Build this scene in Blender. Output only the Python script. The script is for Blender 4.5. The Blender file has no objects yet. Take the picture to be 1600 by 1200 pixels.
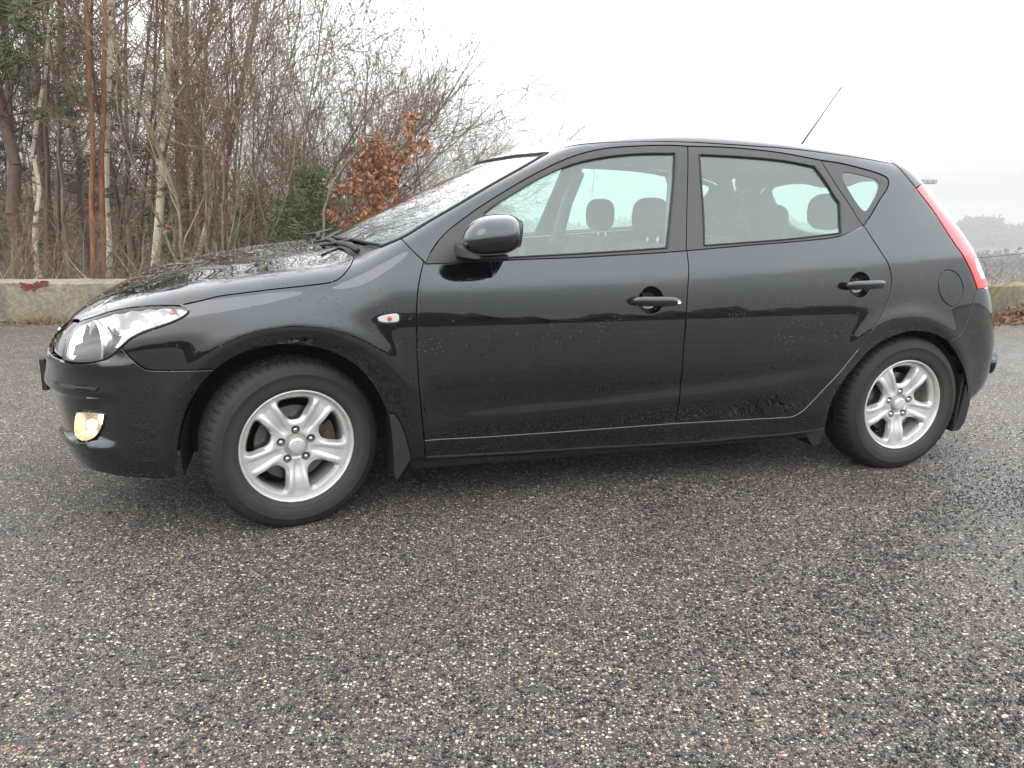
import bpy, math, random
import numpy as np
from mathutils import Vector, Matrix
from mathutils.geometry import delaunay_2d_cdt
rng = np.random.default_rng(7); random.seed(7)
SC = bpy.context.scene
# ------------------------------------------------------------------ camera
FPX, PITCH, ROLL, CAMH = 1219.77, .2234, .0165, 1.1504
def cam_axes():
    cp, sp_ = math.cos(PITCH), math.sin(PITCH); cr, sr = math.cos(ROLL), math.sin(ROLL)
    fwd = np.array([0, cp, -sp_]); up = np.array([0, sp_, cp]); right = np.array([1., 0, 0])
    return cr*right + sr*up, -sr*right + cr*up, fwd
AX = cam_axes()
cd = bpy.data.cameras.new('camera'); cam = bpy.data.objects.new('camera', cd); SC.collection.objects.link(cam)
cd.sensor_width = 36; cd.lens = FPX/1600*36; cd.clip_start = .05; cd.clip_end = 2000
M = Matrix.Identity(4)
for i in range(3):
    M[i][0], M[i][1], M[i][2] = AX[0][i], AX[1][i], -AX[2][i]
M[2][3] = CAMH; cam.matrix_world = M; SC.camera = cam
# ------------------------------------------------------------------ world
SUN_EL, SUN_AZ = math.radians(48), math.radians(200)
world = bpy.data.worlds.new('World'); SC.world = world; world.use_nodes = True
wn, wl = world.node_tree.nodes, world.node_tree.links; wn.clear()
wo = wn.new('ShaderNodeOutputWorld'); bg = wn.new('ShaderNodeBackground'); bg.inputs[1].default_value = .1
sky = wn.new('ShaderNodeTexSky'); sky.sky_type = 'NISHITA'; sky.sun_disc = False
sky.sun_elevation = SUN_EL; sky.sun_rotation = SUN_AZ; sky.dust_density = 4; sky.air_density = 1.
hsv = wn.new('ShaderNodeHueSaturation'); hsv.inputs['Saturation'].default_value = .1; wl.new(sky.outputs[0], hsv.inputs['Color'])
tc = wn.new('ShaderNodeTexCoord'); sx = wn.new('ShaderNodeSeparateXYZ'); wl.new(tc.outputs['Generated'], sx.inputs[0])
rp = wn.new('ShaderNodeValToRGB'); wl.new(sx.outputs[2], rp.inputs[0])
els = rp.color_ramp.elements
K = 1/4.; ALB = .66; SKYB = 1.2
STOPS = [(0, (.76,.775,.775)), (.035, (.84,.86,.865)), (.10, (1.15,1.19,1.20)), (.2, (2.5,2.58,2.62)), (.5, (3.0,3.08,3.18)), (1, (2.9,2.98,3.1))]
els[0].position = 0; els[1].position = 1
for k, (p_, c_) in enumerate(STOPS):
    e = els[0] if k == 0 else (els[-1] if k == len(STOPS)-1 else els.new(p_))
    e.color = (c_[0]*K, c_[1]*K, c_[2]*K, 1)
nz = wn.new('ShaderNodeTexNoise'); nz.inputs['Scale'].default_value = 1.6; nz.inputs['Detail'].default_value = 3
wl.new(tc.outputs['Generated'], nz.inputs['Vector'])
mr = wn.new('ShaderNodeMapRange'); mr.inputs[1].default_value = .3; mr.inputs[2].default_value = .7; mr.inputs[3].default_value = .94; mr.inputs[4].default_value = 1.06
wl.new(nz.outputs[0], mr.inputs[0])
vm = wn.new('ShaderNodeVectorMath'); vm.operation = 'SCALE'; wl.new(rp.outputs[0], vm.inputs[0]); vm2 = wn.new('ShaderNodeMath'); vm2.operation = 'MULTIPLY'
vm2.inputs[1].default_value = 10/K*SKYB; wl.new(mr.outputs[0], vm2.inputs[0]); wl.new(vm2.outputs[0], vm.inputs['Scale'])
mx = wn.new('ShaderNodeMix'); mx.data_type = 'RGBA'; mx.inputs[0].default_value = .9
wl.new(hsv.outputs[0], mx.inputs[6]); wl.new(vm.outputs[0], mx.inputs[7])
wl.new(mx.outputs[2], bg.inputs[0]); wl.new(bg.outputs[0], wo.inputs[0])
sl = bpy.data.lights.new('sun', 'SUN'); so = bpy.data.objects.new('sun', sl); SC.collection.objects.link(so)
sl.energy = .7; sl.angle = math.radians(40); sl.color = (1, .97, .93)
so.rotation_euler = (math.pi/2 - SUN_EL, 0, math.pi - SUN_AZ)
SC.view_settings.view_transform = 'Standard'; SC.view_settings.look = 'None'; SC.view_settings.gamma = 1
SC.view_settings.exposure = 0.0; SC.view_settings.use_curve_mapping = False
SC.cycles.volume_bounces = 2; SC.cycles.max_bounces = 12; SC.cycles.transparent_max_bounces = 24; SC.cycles.diffuse_bounces = 3; SC.cycles.glossy_bounces = 5
SC.cycles.caustics_reflective = False; SC.cycles.caustics_refractive = False; SC.cycles.sample_clamp_indirect = 4
# ------------------------------------------------------------------ materials
def srgb(c): return tuple(((v/255)/12.92 if v/255 <= .04045 else ((v/255+.055)/1.055)**2.4) for v in c)
class NT:
    def __init__(s, name):
        s.m = bpy.data.materials.new(name); s.m.use_nodes = True; s.n = s.m.node_tree.nodes; s.l = s.m.node_tree.links
        s.b = s.n['Principled BSDF']; s.out = s.n['Material Output']; s._c = None
    def new(s, t, **k):
        n = s.n.new(t)
        for a, b in k.items(): setattr(n, a, b)
        return n
    def coord(s, kind='Object'):
        if getattr(s, 'world', False):
            if s._c is None: s._c = s.new('ShaderNodeNewGeometry')
            return s._c.outputs['Position']
        if s._c is None: s._c = s.new('ShaderNodeTexCoord')
        return s._c.outputs[kind]
    def link(s, a, b): s.l.new(a, b)
    def noise(s, scale, detail=4, rough=.55, vec=None, out=0):
        n = s.new('ShaderNodeTexNoise'); n.inputs['Scale'].default_value = scale; n.inputs['Detail'].default_value = detail; n.inputs['Roughness'].default_value = rough
        s.link(vec or s.coord(), n.inputs['Vector']); return n.outputs[out]
    def vor(s, scale, feature='F1', vec=None, rnd=1):
        n = s.new('ShaderNodeTexVoronoi', feature=feature); n.inputs['Scale'].default_value = scale; n.inputs['Randomness'].default_value = rnd
        s.link(vec or s.coord(), n.inputs['Vector']); return n
    def ramp(s, src, stops, interp='LINEAR'):
        n = s.new('ShaderNodeValToRGB'); n.color_ramp.interpolation = interp; e = n.color_ramp.elements
        while len(e) < len(stops): e.new(.5)
        for k, (p_, c_) in enumerate(stops):
            e[k].position = p_; c_ = (c_,)*3 if isinstance(c_, (int, float)) else c_; e[k].color = (*c_[:3], 1)
        s.link(src, n.inputs[0]); return n.outputs[0]
    def mix(s, f, a, b, mode='MIX'):
        n = s.new('ShaderNodeMix', data_type='RGBA', blend_type=mode)
        for i, v in ((0, f), (6, a), (7, b)):
            if hasattr(v, 'is_linked') or hasattr(v, 'links'): s.link(v, n.inputs[i])
            elif isinstance(v, (int, float)): n.inputs[i].default_value = v if i == 0 else (v, v, v, 1)
            else: n.inputs[i].default_value = (*v, 1)
        return n.outputs[2]
    def math(s, op, a, b=None, clamp=False):
        n = s.new('ShaderNodeMath', operation=op, use_clamp=clamp)
        for i, v in ((0, a), (1, b)):
            if v is None: continue
            if isinstance(v, (int, float)): n.inputs[i].default_value = v
            else: s.link(v, n.inputs[i])
        return n.outputs[0]
    def bump(s, h, strength=.3, dist=.01, prev=None):
        n = s.new('ShaderNodeBump'); n.inputs['Strength'].default_value = strength; n.inputs['Distance'].default_value = dist
        s.link(h, n.inputs['Height'])
        if prev: s.link(prev, n.inputs['Normal'])
        return n.outputs[0]
    def set(s, **k):
        mp = dict(color='Base Color', rough='Roughness', metal='Metallic', coat='Coat Weight', coatr='Coat Roughness', spec='Specular IOR Level', ior='IOR', trans='Transmission Weight',
                  emit='Emission Color', es='Emission Strength', normal='Normal', coatn='Coat Normal', coatior='Coat IOR', sheen='Sheen Weight')
        for a, v in k.items():
            i = s.b.inputs[mp[a]]
            if isinstance(v, (int, float)): i.default_value = v
            elif isinstance(v, tuple): i.default_value = (*v, 1) if len(v) == 3 else v
            else: s.link(v, i)
        return s
def mapping(N, scale):
    n = N.new('ShaderNodeMapping'); n.inputs['Scale'].default_value = scale; N.link(N.coord(), n.inputs[0]); return n.outputs[0]
MAT = {}
def simple(name, color, rough=.5, metal=0, var=.15, nscale=30, bump=0, **k):
    if metal < .5: color = tuple(v*ALB for v in color)
    N = NT(name); nn = N.noise(nscale, 4)
    c = N.mix(nn, tuple(v*(1-var) for v in color), tuple(min(1, v*(1+var)) for v in color))
    N.set(color=c, metal=metal, rough=N.ramp(nn, [(.2, rough*.85), (.8, min(1, rough*1.15))]), **k)
    if bump: N.set(normal=N.bump(nn, bump, .004))
    MAT[name] = N.m; return N.m
def mat_paint():
    N = NT('black_car_paint')
    fl = N.vor(1400); big = N.noise(2.2, 4); 
    flake = N.ramp(fl.outputs['Color'], [(.0, .0006), (.7, .001), (1, .004)])
    base = N.mix(.6, flake, (.0006, .0020, .0030))
    # dust film and dried water spots, thicker low on the doors
    geo = N.coord(); sep = N.new('ShaderNodeSeparateXYZ'); N.link(geo, sep.inputs[0])
    low = N.ramp(sep.outputs[2], [(.15, 1.), (.40, .45), (.62, .12), (1., .05)])
    spot = N.vor(42); sm = N.ramp(spot.outputs['Distance'], [(.0, 1.), (.07, .5), (.11, 0)])
    keep = N.ramp(spot.outputs['Color'], [(.80, 0.), (.82, 1.)], 'CONSTANT')
    spots = N.math('MULTIPLY', sm, keep)
    spl = N.vor(160); sp2 = N.math('MULTIPLY', N.ramp(spl.outputs['Distance'], [(0, 1.), (.16, 0)]), N.ramp(spl.outputs['Color'], [(.88, 0.), (.885, 1.)], 'CONSTANT'))
    dust = N.math('MULTIPLY', low, N.ramp(big, [(.3, .3), (.75, 1.)]))
    N.set(color=N.mix(N.math('MULTIPLY', dust, .014), base, (.09, .088, .08)), rough=N.math('ADD', N.math('MULTIPLY', dust, .03), .0), spec=.42, metal=0, coat=1., coatior=1.56); N.b.inputs['Specular Tint'].default_value = (.68, .88, 1., 1)
    rr = N.math('ADD', N.math('MULTIPLY', dust, .03), N.math('MULTIPLY', big, .004))
    N.set(coatr=rr)
    wavy = N.noise(6, 2)
    h = N.math('ADD', N.math('MULTIPLY', spots, .35), N.math('MULTIPLY', sp2, .6))
    bn = N.bump(h, .55, .0016)
    N.set(coatn=N.bump(wavy, .02, .003, bn), normal=bn)
    MAT['paint'] = N.m
mat_paint()
simple('trim', (.020, .019, .018), .34, var=.2, nscale=60, coat=.25, coatr=.3)
simple('plastic', (.016, .016, .017), .5, var=.3, nscale=90, bump=.2)
simple('rubber', (.012, .012, .012), .6, var=.3)
simple('chrome', (.75, .76, .78), .12, 1, .05)
simple('glint_gloss', (.05, .05, .052), .22, .0, .1, coat=1.)  # gloss coat of the tube added for the highlight line at the sill
simple('reflector', (.95, .96, .98), .30, .8, .03, 12)
simple('dark_bezel', (.05, .052, .055), .25, .6, .1)
simple('interior', (.055, .056, .058), .85, var=.15)
simple('seat_cloth', (.06, .062, .066), .95, var=.25, nscale=180, bump=.3)
simple('headliner', (.32, .32, .31), .95)
simple('underbody', (.006, .006, .006), .9)
simple('disc_steel', (.16, .15, .14), .35, .9, .3, 20)
simple('caliper', (.085, .055, .04), .7, .3, .5, 40)
simple('nut', (.55, .54, .52), .28, 1, .2)
simple('plate_white', (.75, .75, .74), .4)
simple('amber', (.75, .12, .02), .25)
def mat_alloy():
    N = NT('silver_alloy_wheel'); n1 = N.noise(14, 5); n2 = N.noise(70, 4)
    dirt = N.math('MULTIPLY', N.ramp(n1, [(.42, 0), (.68, 1.)]), N.ramp(n2, [(.3, .2), (.7, 1.)]))
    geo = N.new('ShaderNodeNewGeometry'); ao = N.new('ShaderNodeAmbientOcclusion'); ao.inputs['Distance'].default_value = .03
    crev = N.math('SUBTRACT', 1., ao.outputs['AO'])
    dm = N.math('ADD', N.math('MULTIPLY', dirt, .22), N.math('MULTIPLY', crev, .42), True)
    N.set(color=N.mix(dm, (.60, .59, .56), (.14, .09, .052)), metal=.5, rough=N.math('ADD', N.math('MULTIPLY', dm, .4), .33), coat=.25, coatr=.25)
    MAT['alloy'] = N.m
mat_alloy()
def mat_tyre():
    N = NT('dusty_tyre_rubber'); n1 = N.noise(9, 6, .65); n2 = N.noise(60, 5)
    sep = N.new('ShaderNodeSeparateXYZ'); N.link(N.coord(), sep.inputs[0])
    r = N.math('SQRT', N.math('ADD', N.math('POWER', sep.outputs[0], 2.), N.math('POWER', sep.outputs[2], 2.)))
    ring = N.ramp(N.math('MULTIPLY', r, 1.), [(.205, 1.), (.235, .85), (.262, .25), (.296, .35), (.306, 0)])
    cx = N.new('ShaderNodeCombineXYZ'); N.link(N.math('MULTIPLY', r, 60.), cx.inputs[0]); rn = N.noise(2.2, 3, .6, cx.outputs[0])
    amt = N.math('MULTIPLY', N.math('MULTIPLY', ring, N.ramp(n1, [(.28, .45), (.7, 1.)])), N.ramp(rn, [(.3, .55), (.7, 1.)]))
    N.set(color=N.mix(amt, (.008, .008, .009), (.054, .044, .034)), rough=.72, spec=.35, normal=N.bump(N.math('ADD', n2, N.math('MULTIPLY', rn, .6)), .22, .003))
    MAT['tyre'] = N.m
mat_tyre()
def mat_glass(name, tint, haze, refl, rough=.0, hcol=(.55, .62, .60)):
    N = NT(name); n = N.n; n.remove(N.b)
    tr = N.new('ShaderNodeBsdfTransparent'); tr.inputs[0].default_value = (*tint, 1)
    gl = N.new('ShaderNodeBsdfGlossy'); gl.inputs['Roughness'].default_value = rough; gl.inputs[0].default_value = (1, 1, 1, 1)
    lw = N.new('ShaderNodeLayerWeight'); lw.inputs[0].default_value = .5
    sch = N.math('ADD', N.math('MULTIPLY', N.math('POWER', lw.outputs['Facing'], 5.), .957), .043)
    fac = N.math('MULTIPLY', sch, refl, True)
    df = N.new('ShaderNodeBsdfDiffuse'); df.inputs[0].default_value = (*hcol, 1)
    nn = N.noise(5, 4); hz = N.math('MULTIPLY', N.ramp(nn, [(.2, .8), (.8, 1.1)]), haze)
    m1 = N.new('ShaderNodeMixShader'); N.link(hz, m1.inputs[0]); N.link(tr.outputs[0], m1.inputs[1]); N.link(df.outputs[0], m1.inputs[2])
    m2 = N.new('ShaderNodeMixShader'); N.link(fac, m2.inputs[0]); N.link(m1.outputs[0], m2.inputs[1]); N.link(gl.outputs[0], m2.inputs[2])
    N.link(m2.outputs[0], N.out.inputs[0]); MAT[name] = N.m
mat_glass('window_glass', (.78, .96, .91), .11, 1.85, hcol=(.44, .62, .58))
mat_glass('windscreen_glass', (.60, .82, .82), .22, 1.3, hcol=(.44, .62, .62))
mat_glass('lens', (.93, .94, .95), .02, 1.1)
def mat_taillens():
    N = NT('red_lamp_lens'); w = N.noise(40, 2)
    N.set(color=N.mix(w, (.50, .010, .016), (.62, .024, .03)), rough=.18, coat=1., coatr=.03, spec=.6, es=0.)
    MAT['tail_red'] = N.m
mat_taillens()
simple('tail_clear', (.72, .70, .70), .15, 0, .1, coat=1.)
def mat_emit(name, col, s):
    N = NT(name); n = N.noise(90, 3); N.set(color=(.8, .7, .5), emit=col, es=N.ramp(n, [(.3, s*.7), (.7, s)]) if s <= 1 else s); MAT[name] = N.m
mat_emit('fog_bulb', (1., .76, .48), 9.)
simple('fog_dish', (.92, .84, .70), .25, .8, .1, 30)
def mat_asphalt():
    N = NT('wet_aggregate_asphalt'); co = N.coord()
    wob = N.noise(60, 2, .5, out=1); vm_ = N.new('ShaderNodeVectorMath', operation='MULTIPLY_ADD'); N.link(wob, vm_.inputs[0]); vm_.inputs[1].default_value = (.006,)*3; N.link(co, vm_.inputs[2]); wv = vm_.outputs[0]
    big = N.noise(.55, 5, .6); mid = N.noise(2.6, 5, .6); patch = N.noise(.25, 3)
    v1 = N.vor(105, vec=wv); v2 = N.vor(230, vec=wv)
    s1 = N.new('ShaderNodeSeparateColor'); N.link(v1.outputs['Color'], s1.inputs[0])
    s2 = N.new('ShaderNodeSeparateColor'); N.link(v2.outputs['Color'], s2.inputs[0])
    pal = [(0, (.020, .021, .023)), (.22, (.07, .068, .068)), (.36, (.13, .122, .116)), (.56, (.21, .19, .165)), (.74, (.42, .34, .24)), (.83, (.62, .54, .42)), (.905, (.42, .18, .11)), (.94, (.30, .27, .20)), (.965, (.72, .69, .62))]
    pal2 = [(0, (.030, .029, .030)), (.46, (.085, .080, .078)), (.55, (.21, .185, .155)), (.68, (.50, .43, .32)), (.92, (.24, .13, .09)), (.95, (.66, .62, .55))]
    c1 = N.ramp(s1.outputs[0], pal, 'CONSTANT'); c2 = N.ramp(s2.outputs[0], pal2, 'CONSTANT')
    m1 = N.ramp(N.math('ADD', v1.outputs['Distance'], N.math('MULTIPLY', s1.outputs[1], .25)), [(.50, 1.), (.58, 0.)])
    m2 = N.ramp(N.math('ADD', v2.outputs['Distance'], N.math('MULTIPLY', s2.outputs[1], .25)), [(.48, 1.), (.60, 0.)])
    binder = N.mix(mid, (.060, .056, .054), (.105, .098, .093))
    c = N.mix(m2, binder, c2); c = N.mix(m1, c, c1)
    # old oil and damp patches keep their own shape
    damp = N.ramp(N.math('ADD', N.math('MULTIPLY', big, .6), N.math('MULTIPLY', mid, .4)), [(.36, 1.), (.56, 0.)])
    c = N.mix(N.math('MULTIPLY', damp, .24), c, (.02, .02, .021), 'MIX')
    c = N.mix(1., c, N.ramp(patch, [(.3, (.72, .69, .655)), (.7, (.93, .89, .845))]), 'MULTIPLY')
    h = N.math('ADD', N.math('MULTIPLY', m1, N.math('ADD', N.math('MULTIPLY', s1.outputs[2], .7), .3)), N.math('MULTIPLY', m2, .4))
    N.set(color=c, rough=N.ramp(damp, [(0, .62), (1, .38)]), spec=.20, normal=N.bump(h, .8, .004))
    MAT['asphalt'] = N.m
mat_asphalt()
def mat_concrete():
    N = NT('weathered_concrete'); N.world = True; a = N.noise(3, 6, .65); b = N.noise(26, 6, .7); v = N.vor(70)
    st = N.noise(1, 5, .7, mapping(N, (2.6, 2.6, .7))); sep = N.new('ShaderNodeSeparateXYZ'); N.link(N.coord(), sep.inputs[0])
    c = N.mix(a, (.32, .27, .20), (.54, .475, .36)); c = N.mix(N.ramp(b, [(.42, .55), (.62, 0.)]), c, (.12, .11, .09))
    c = N.mix(N.ramp(st, [(.50, 0.), (.66, .8)]), c, (.065, .06, .05))
    moss = N.math('MULTIPLY', N.ramp(st, [(.46, 1.), (.62, 0.)]), N.ramp(sep.outputs[0], [(.0, .12), (1., 1.)]))
    c = N.mix(N.math('MULTIPLY', moss, .75), c, (.20, .185, .04))
    c = N.mix(N.ramp(v.outputs['Distance'], [(.0, .35), (.25, 0.)]), c, (.42, .40, .35))
    c = N.mix(1., c, (ALB, ALB, ALB), 'MULTIPLY'); N.set(color=c, rough=.9, normal=N.bump(N.math('ADD', b, N.math('MULTIPLY', v.outputs['Distance'], .4)), .5, .012)); MAT['concrete'] = N.m
mat_concrete()
simple('graffiti_red', (.20, .035, .045), .8, var=.5, nscale=25)
simple('forest_floor', (.085, .062, .038), .95, var=.5, nscale=6, bump=.6)
simple('valley', (.06, .065, .04), .95, var=.4, nscale=.6)
simple('leaf_brown', (.40, .16, .068), .7, var=.6, nscale=9)
simple('litter_leaf', (.27, .155, .085), .85, var=.55, nscale=14)
simple('dry_grass', (.38, .27, .14), .85, var=.4, nscale=14)
simple('pine_needles', (.11, .145, .05), .7, var=.5, nscale=3)
simple('pine_needles_dark', (.075, .105, .048), .7, var=.5, nscale=3)
simple('far_foliage', (.07, .08, .045), .9, var=.4, nscale=.8)
simple('wire', (.10, .10, .10), .5, .6)
simple('galvanised', (.30, .30, .31), .5, .5)
simple('pebble_dark', (.028, .028, .030), .42, var=.6, nscale=60)
simple('pebble_warm', (.30, .22, .15), .6, var=.5, nscale=60)
def mat_bark(name, lo, hi, marks=None, sc=30):
    lo = tuple(v*ALB for v in lo); hi = tuple(v*ALB for v in hi)
    N = NT(name); n = N.noise(1, 5, .65, mapping(N, (sc, sc, sc*.25))); c = N.mix(N.ramp(n, [(.3, 0.), (.7, 1.)]), lo, hi)
    if marks:
        k = N.noise(1, 3, .6, mapping(N, (5, 5, 13))); c = N.mix(N.ramp(k, [(.56, 0.), (.62, .9)]), c, marks)
        g = N.noise(1.3, 3); c = N.mix(N.ramp(g, [(.5, 0.), (.75, .6)]), c, (.22, .12, .07))
    N.set(color=c, rough=.85, normal=N.bump(n, .5, .006)); MAT[name] = N.m
mat_bark('birch_bark', (.62, .54, .40), (.95, .86, .68), (.05, .04, .035))
mat_bark('pine_bark', (.20, .07, .032), (.44, .20, .10))
mat_bark('brown_bark', (.11, .065, .045), (.21, .145, .10))
mat_bark('grey_bark', (.18, .15, .10), (.42, .36, .25))
mat_bark('twig_brown', (.17, .115, .075), (.40, .275, .185))
mat_bark('twig_pale', (.32, .255, .155), (.62, .51, .34))
mat_bark('twig_red', (.15, .075, .052), (.34, .19, .125))
# ------------------------------------------------------------------ object helpers
def add(name, me, mat=None, parent=None):
    o = bpy.data.objects.new(name, me); SC.collection.objects.link(o)
    if mat is not None and not me.materials: me.materials.append(MAT[mat] if isinstance(mat, str) else mat)
    if parent is not None: o.parent = parent
    return o
def mesh(name, V, F, smooth=False, normals=None):
    me = bpy.data.meshes.new(name); V = np.asarray(V, np.float32)
    if isinstance(F, np.ndarray):
        n, k = F.shape; me.vertices.add(len(V)); me.vertices.foreach_set('co', V.ravel())
        me.loops.add(n*k); me.loops.foreach_set('vertex_index', F.ravel().astype(np.int32))
        me.polygons.add(n); me.polygons.foreach_set('loop_start', np.arange(0, n*k, k, dtype=np.int32)); me.polygons.foreach_set('loop_total', np.full(n, k, np.int32))
        me.update(calc_edges=True)
    else: me.from_pydata(V.tolist(), [], F)
    if smooth: me.polygons.foreach_set('use_smooth', np.ones(len(me.polygons), bool))
    me.validate(clean_customdata=False) if False else None
    if normals is not None: me.normals_split_custom_set_from_vertices(np.asarray(normals, float).tolist())
    me.update(); return me
def tag(o, label, cat, group=None, kind=None):
    if label: o['label'] = label
    if cat: o['category'] = cat
    if group: o['group'] = group
    if kind: o['kind'] = kind
    return o
def empty(name, loc=(0, 0, 0), rz=0, parent=None):
    o = bpy.data.objects.new(name, None); SC.collection.objects.link(o); o.location = loc; o.rotation_euler = (0, 0, rz); o.empty_display_size = .1
    if parent is not None: o.parent = parent
    return o
class MB:
    """collects pieces into one mesh"""
    def __init__(s): s.V = []; s.F = []
    def addvf(s, V, F):
        b = len(s.V); s.V += [tuple(v) for v in V]; s.F += [tuple(i+b for i in f) for f in F]; return s
    def box(s, c, h, R_=None, bevel=0):
        cx, hx = np.array(c, float), np.array(h, float)/2
        V = np.array([[a, b, d] for a in (-1, 1) for b in (-1, 1) for d in (-1, 1)])*hx
        if R_ is not None: V = V @ np.array(R_).T
        return s.addvf(V+cx, [(0, 1, 3, 2), (4, 6, 7, 5), (0, 4, 5, 1), (2, 3, 7, 6), (0, 2, 6, 4), (1, 5, 7, 3)])
    def tube(s, pts, r, n=8, caps=True):
        P = np.array(pts, float); m = len(P); r = np.broadcast_to(r, (m,)) if np.ndim(r) <= 1 else r
        T = np.gradient(P, axis=0); T /= np.linalg.norm(T, axis=1, keepdims=True)+1e-12
        up = np.array([0, 0, 1.]) if abs(T[0][2]) < .9 else np.array([1., 0, 0])
        V = []
        for i in range(m):
            a = np.cross(T[i], up); a /= np.linalg.norm(a)+1e-12; b = np.cross(T[i], a)
            for k in range(n):
                t = 2*math.pi*k/n; V.append(P[i]+r[i]*(math.cos(t)*a+math.sin(t)*b))
        F = [(i*n+k, i*n+(k+1) % n, (i+1)*n+(k+1) % n, (i+1)*n+k) for i in range(m-1) for k in range(n)]
        if caps: F += [tuple(range(n-1, -1, -1)), tuple((m-1)*n+k for k in range(n))]
        return s.addvf(V, F)
    def lathe(s, prof, n=48, axis='y', c=(0, 0, 0), closed=False):
        # prof: (r, a) ; axis y
        V = []
        for r, a in prof:
            for k in range(n):
                t = 2*math.pi*k/n; V.append((c[0]+r*math.cos(t), c[1]+a, c[2]+r*math.sin(t)))
        m = len(prof); F = [(i*n+k, (i+1)*n+k, (i+1)*n+(k+1) % n, i*n+(k+1) % n) for i in range(m-1) for k in range(n)]
        return s.addvf(V, F)
    def prism(s, poly, a0, a1, axis=1):
        # poly in the two remaining coords
        n = len(poly); V = []
        for a in (a0, a1):
            for p in poly:
                q = list(p); q.insert(axis, a); V.append(q)
        return s.addvf(V, [tuple(range(n)), tuple(range(2*n-1, n-1, -1))]+[(i, i+n, (i+1) % n+n, (i+1) % n) for i in range(n)])
    def build(s, name, mat, parent=None, smooth=False, bevel=0, auto=None, seg=2, subsurf=0):
        me = mesh(name, s.V, s.F, smooth); o = add(name, me, mat, parent)
        if bevel:
            b = o.modifiers.new('b', 'BEVEL'); b.width = bevel; b.segments = seg; b.limit_method = 'ANGLE'; b.angle_limit = math.radians(35)
        if subsurf:
            b = o.modifiers.new('s', 'SUBSURF'); b.levels = subsurf; b.render_levels = subsurf
        if smooth and auto:
            me.set_sharp_from_angle(angle=math.radians(auto))
        return o
def at(px, py, Y):
    """world point on the line of sight through a pixel of the reference, at distance Y"""
    d = AX[2] + (px-800)/FPX*AX[0] + (600-py)/FPX*AX[1]; return np.array([0, 0, CAMH]) + d*(Y/d[1])
HAZE = .0013
# ------------------------------------------------------------------ car body surface
HW=.8875
def sp(t,r): # softplus, slope 1
    t=np.asarray(t,float)/r
    return r*np.where(t>30,t,np.log1p(np.exp(np.minimum(t,30))))
def smax(a,b,r):
    h=np.maximum(r-np.abs(a-b),0)/r
    return np.maximum(a,b)+h*h*h*r/6
def smin(a,b,r): return -smax(-a,-b,r)
def sst(a,b,x):
    t=np.clip((x-a)/(b-a),0,1); return t*t*(3-2*t)
def tab(pts,sm=.03):
    pts=np.array(pts,float); g=np.arange(pts[0,0]-.3,pts[-1,0]+.3,.002)
    # monotone-ish cubic via catmull slopes, linear extrapolation
    x,y=pts[:,0],pts[:,1]; d=np.diff(y)/np.diff(x); m=np.r_[d[0],(d[1:]+d[:-1])/2,d[-1]]
    i=np.clip(np.searchsorted(x,g)-1,0,len(x)-2); h=(x[i+1]-x[i]); t=(g-x[i])/h; tc=np.clip(t,0,1)
    v=(2*tc**3-3*tc**2+1)*y[i]+(tc**3-2*tc**2+tc)*h*m[i]+(-2*tc**3+3*tc**2)*y[i+1]+(tc**3-tc**2)*h*m[i+1]
    v=v+np.where(t<0,t*h*m[i],0)+np.where(t>1,(t-1)*h*m[i+1],0)
    k=int(sm/.002); w=np.exp(-.5*(np.arange(-3*k,3*k+1)/k)**2); w/=w.sum()
    n=3*k; vv=np.r_[v[0]+(v[1]-v[0])*np.arange(-n,0),v,v[-1]+(v[-1]-v[-2])*np.arange(1,n+1)]
    v=np.convolve(vv,w,'valid')
    return lambda q:np.interp(q,g,v)
PLAN=tab([(-.9,.16),(-.7,.10),(-.5,.055),(-.25,.022),(0,.012),(.4,.014),(1.0,.002),(1.6,0),(2.2,.004),(2.65,.010),(3.0,.04),(3.3,.10)],.06)
ZS=tab([(0,.86),(.6,.87),(1.5,.90),(2.5,.955),(3.1,.99)],.06)      # shoulder crease
ZB=tab([(.3,.955),(.55,.965),(1.2,.985),(1.7,1.0),(2.3,1.035),(2.7,1.10),(3.0,1.12)],.06)  # belt
ZC=tab([(.3,.35),(.9,.37),(1.5,.40),(2.0,.44),(2.4,.50)],.05)
def side(x,z):
    zz=z-.57
    zh=np.clip(z,None,.87)-.57
    b=np.where(zz>0,.22*zh**2+2*.22*.30*np.maximum(z-.87,0),.12*zz**2)
    b=b+sp(.235-z,.02)*.9            # sill tuck under
    wd=sst(.35,.75,x)*(1-sst(1.85,2.4,x))
    t=z-ZC(x)
    b=b+wd*(.016*(1-1/(1+np.exp(-(t+.008)/.006)))*np.clip((-t)/.10,0,1)**.7*0+ .13*sp(-t,.006) -.13*sp(-t-.10,.02)+.006*np.exp(-((t-.055)/.035)**2))
    ws=sst(.1,.7,x)
    b=b+ws*.22*sp(z-ZS(x),.006)
    b=b+(.10+.06*(1-ws))*sp(z-ZB(x),.02)+.35*sp(z-1.33,.03)*.4
    # rear haunch / pillar pull in
    b=b+PLAN(x)
    # wheel arch flares
    for xc,Ra in ((0.,.435),(2.6,.40)):
        r=np.hypot(x-xc,z-.30)
        b=b-.006*np.exp(-((r-Ra)/.05)**2)*sst(.1,.3,z)+.16*sp(Ra-r,.004)*sst(.12,.3,z)
    return b
HOODC=tab([(-.90,.63),(-.84,.70),(-.76,.765),(-.6,.845),(-.4,.905),(-.1,.955),(.1,.98),(.5,1.0),(.8,1.02)],.02)
ROOFC=tab([(.6,1.29),(.8,1.35),(1.0,1.40),(1.25,1.445),(1.6,1.475),(1.9,1.474),(2.3,1.448),(2.65,1.405),(2.85,1.37),(3.05,1.32)],.05)
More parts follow.
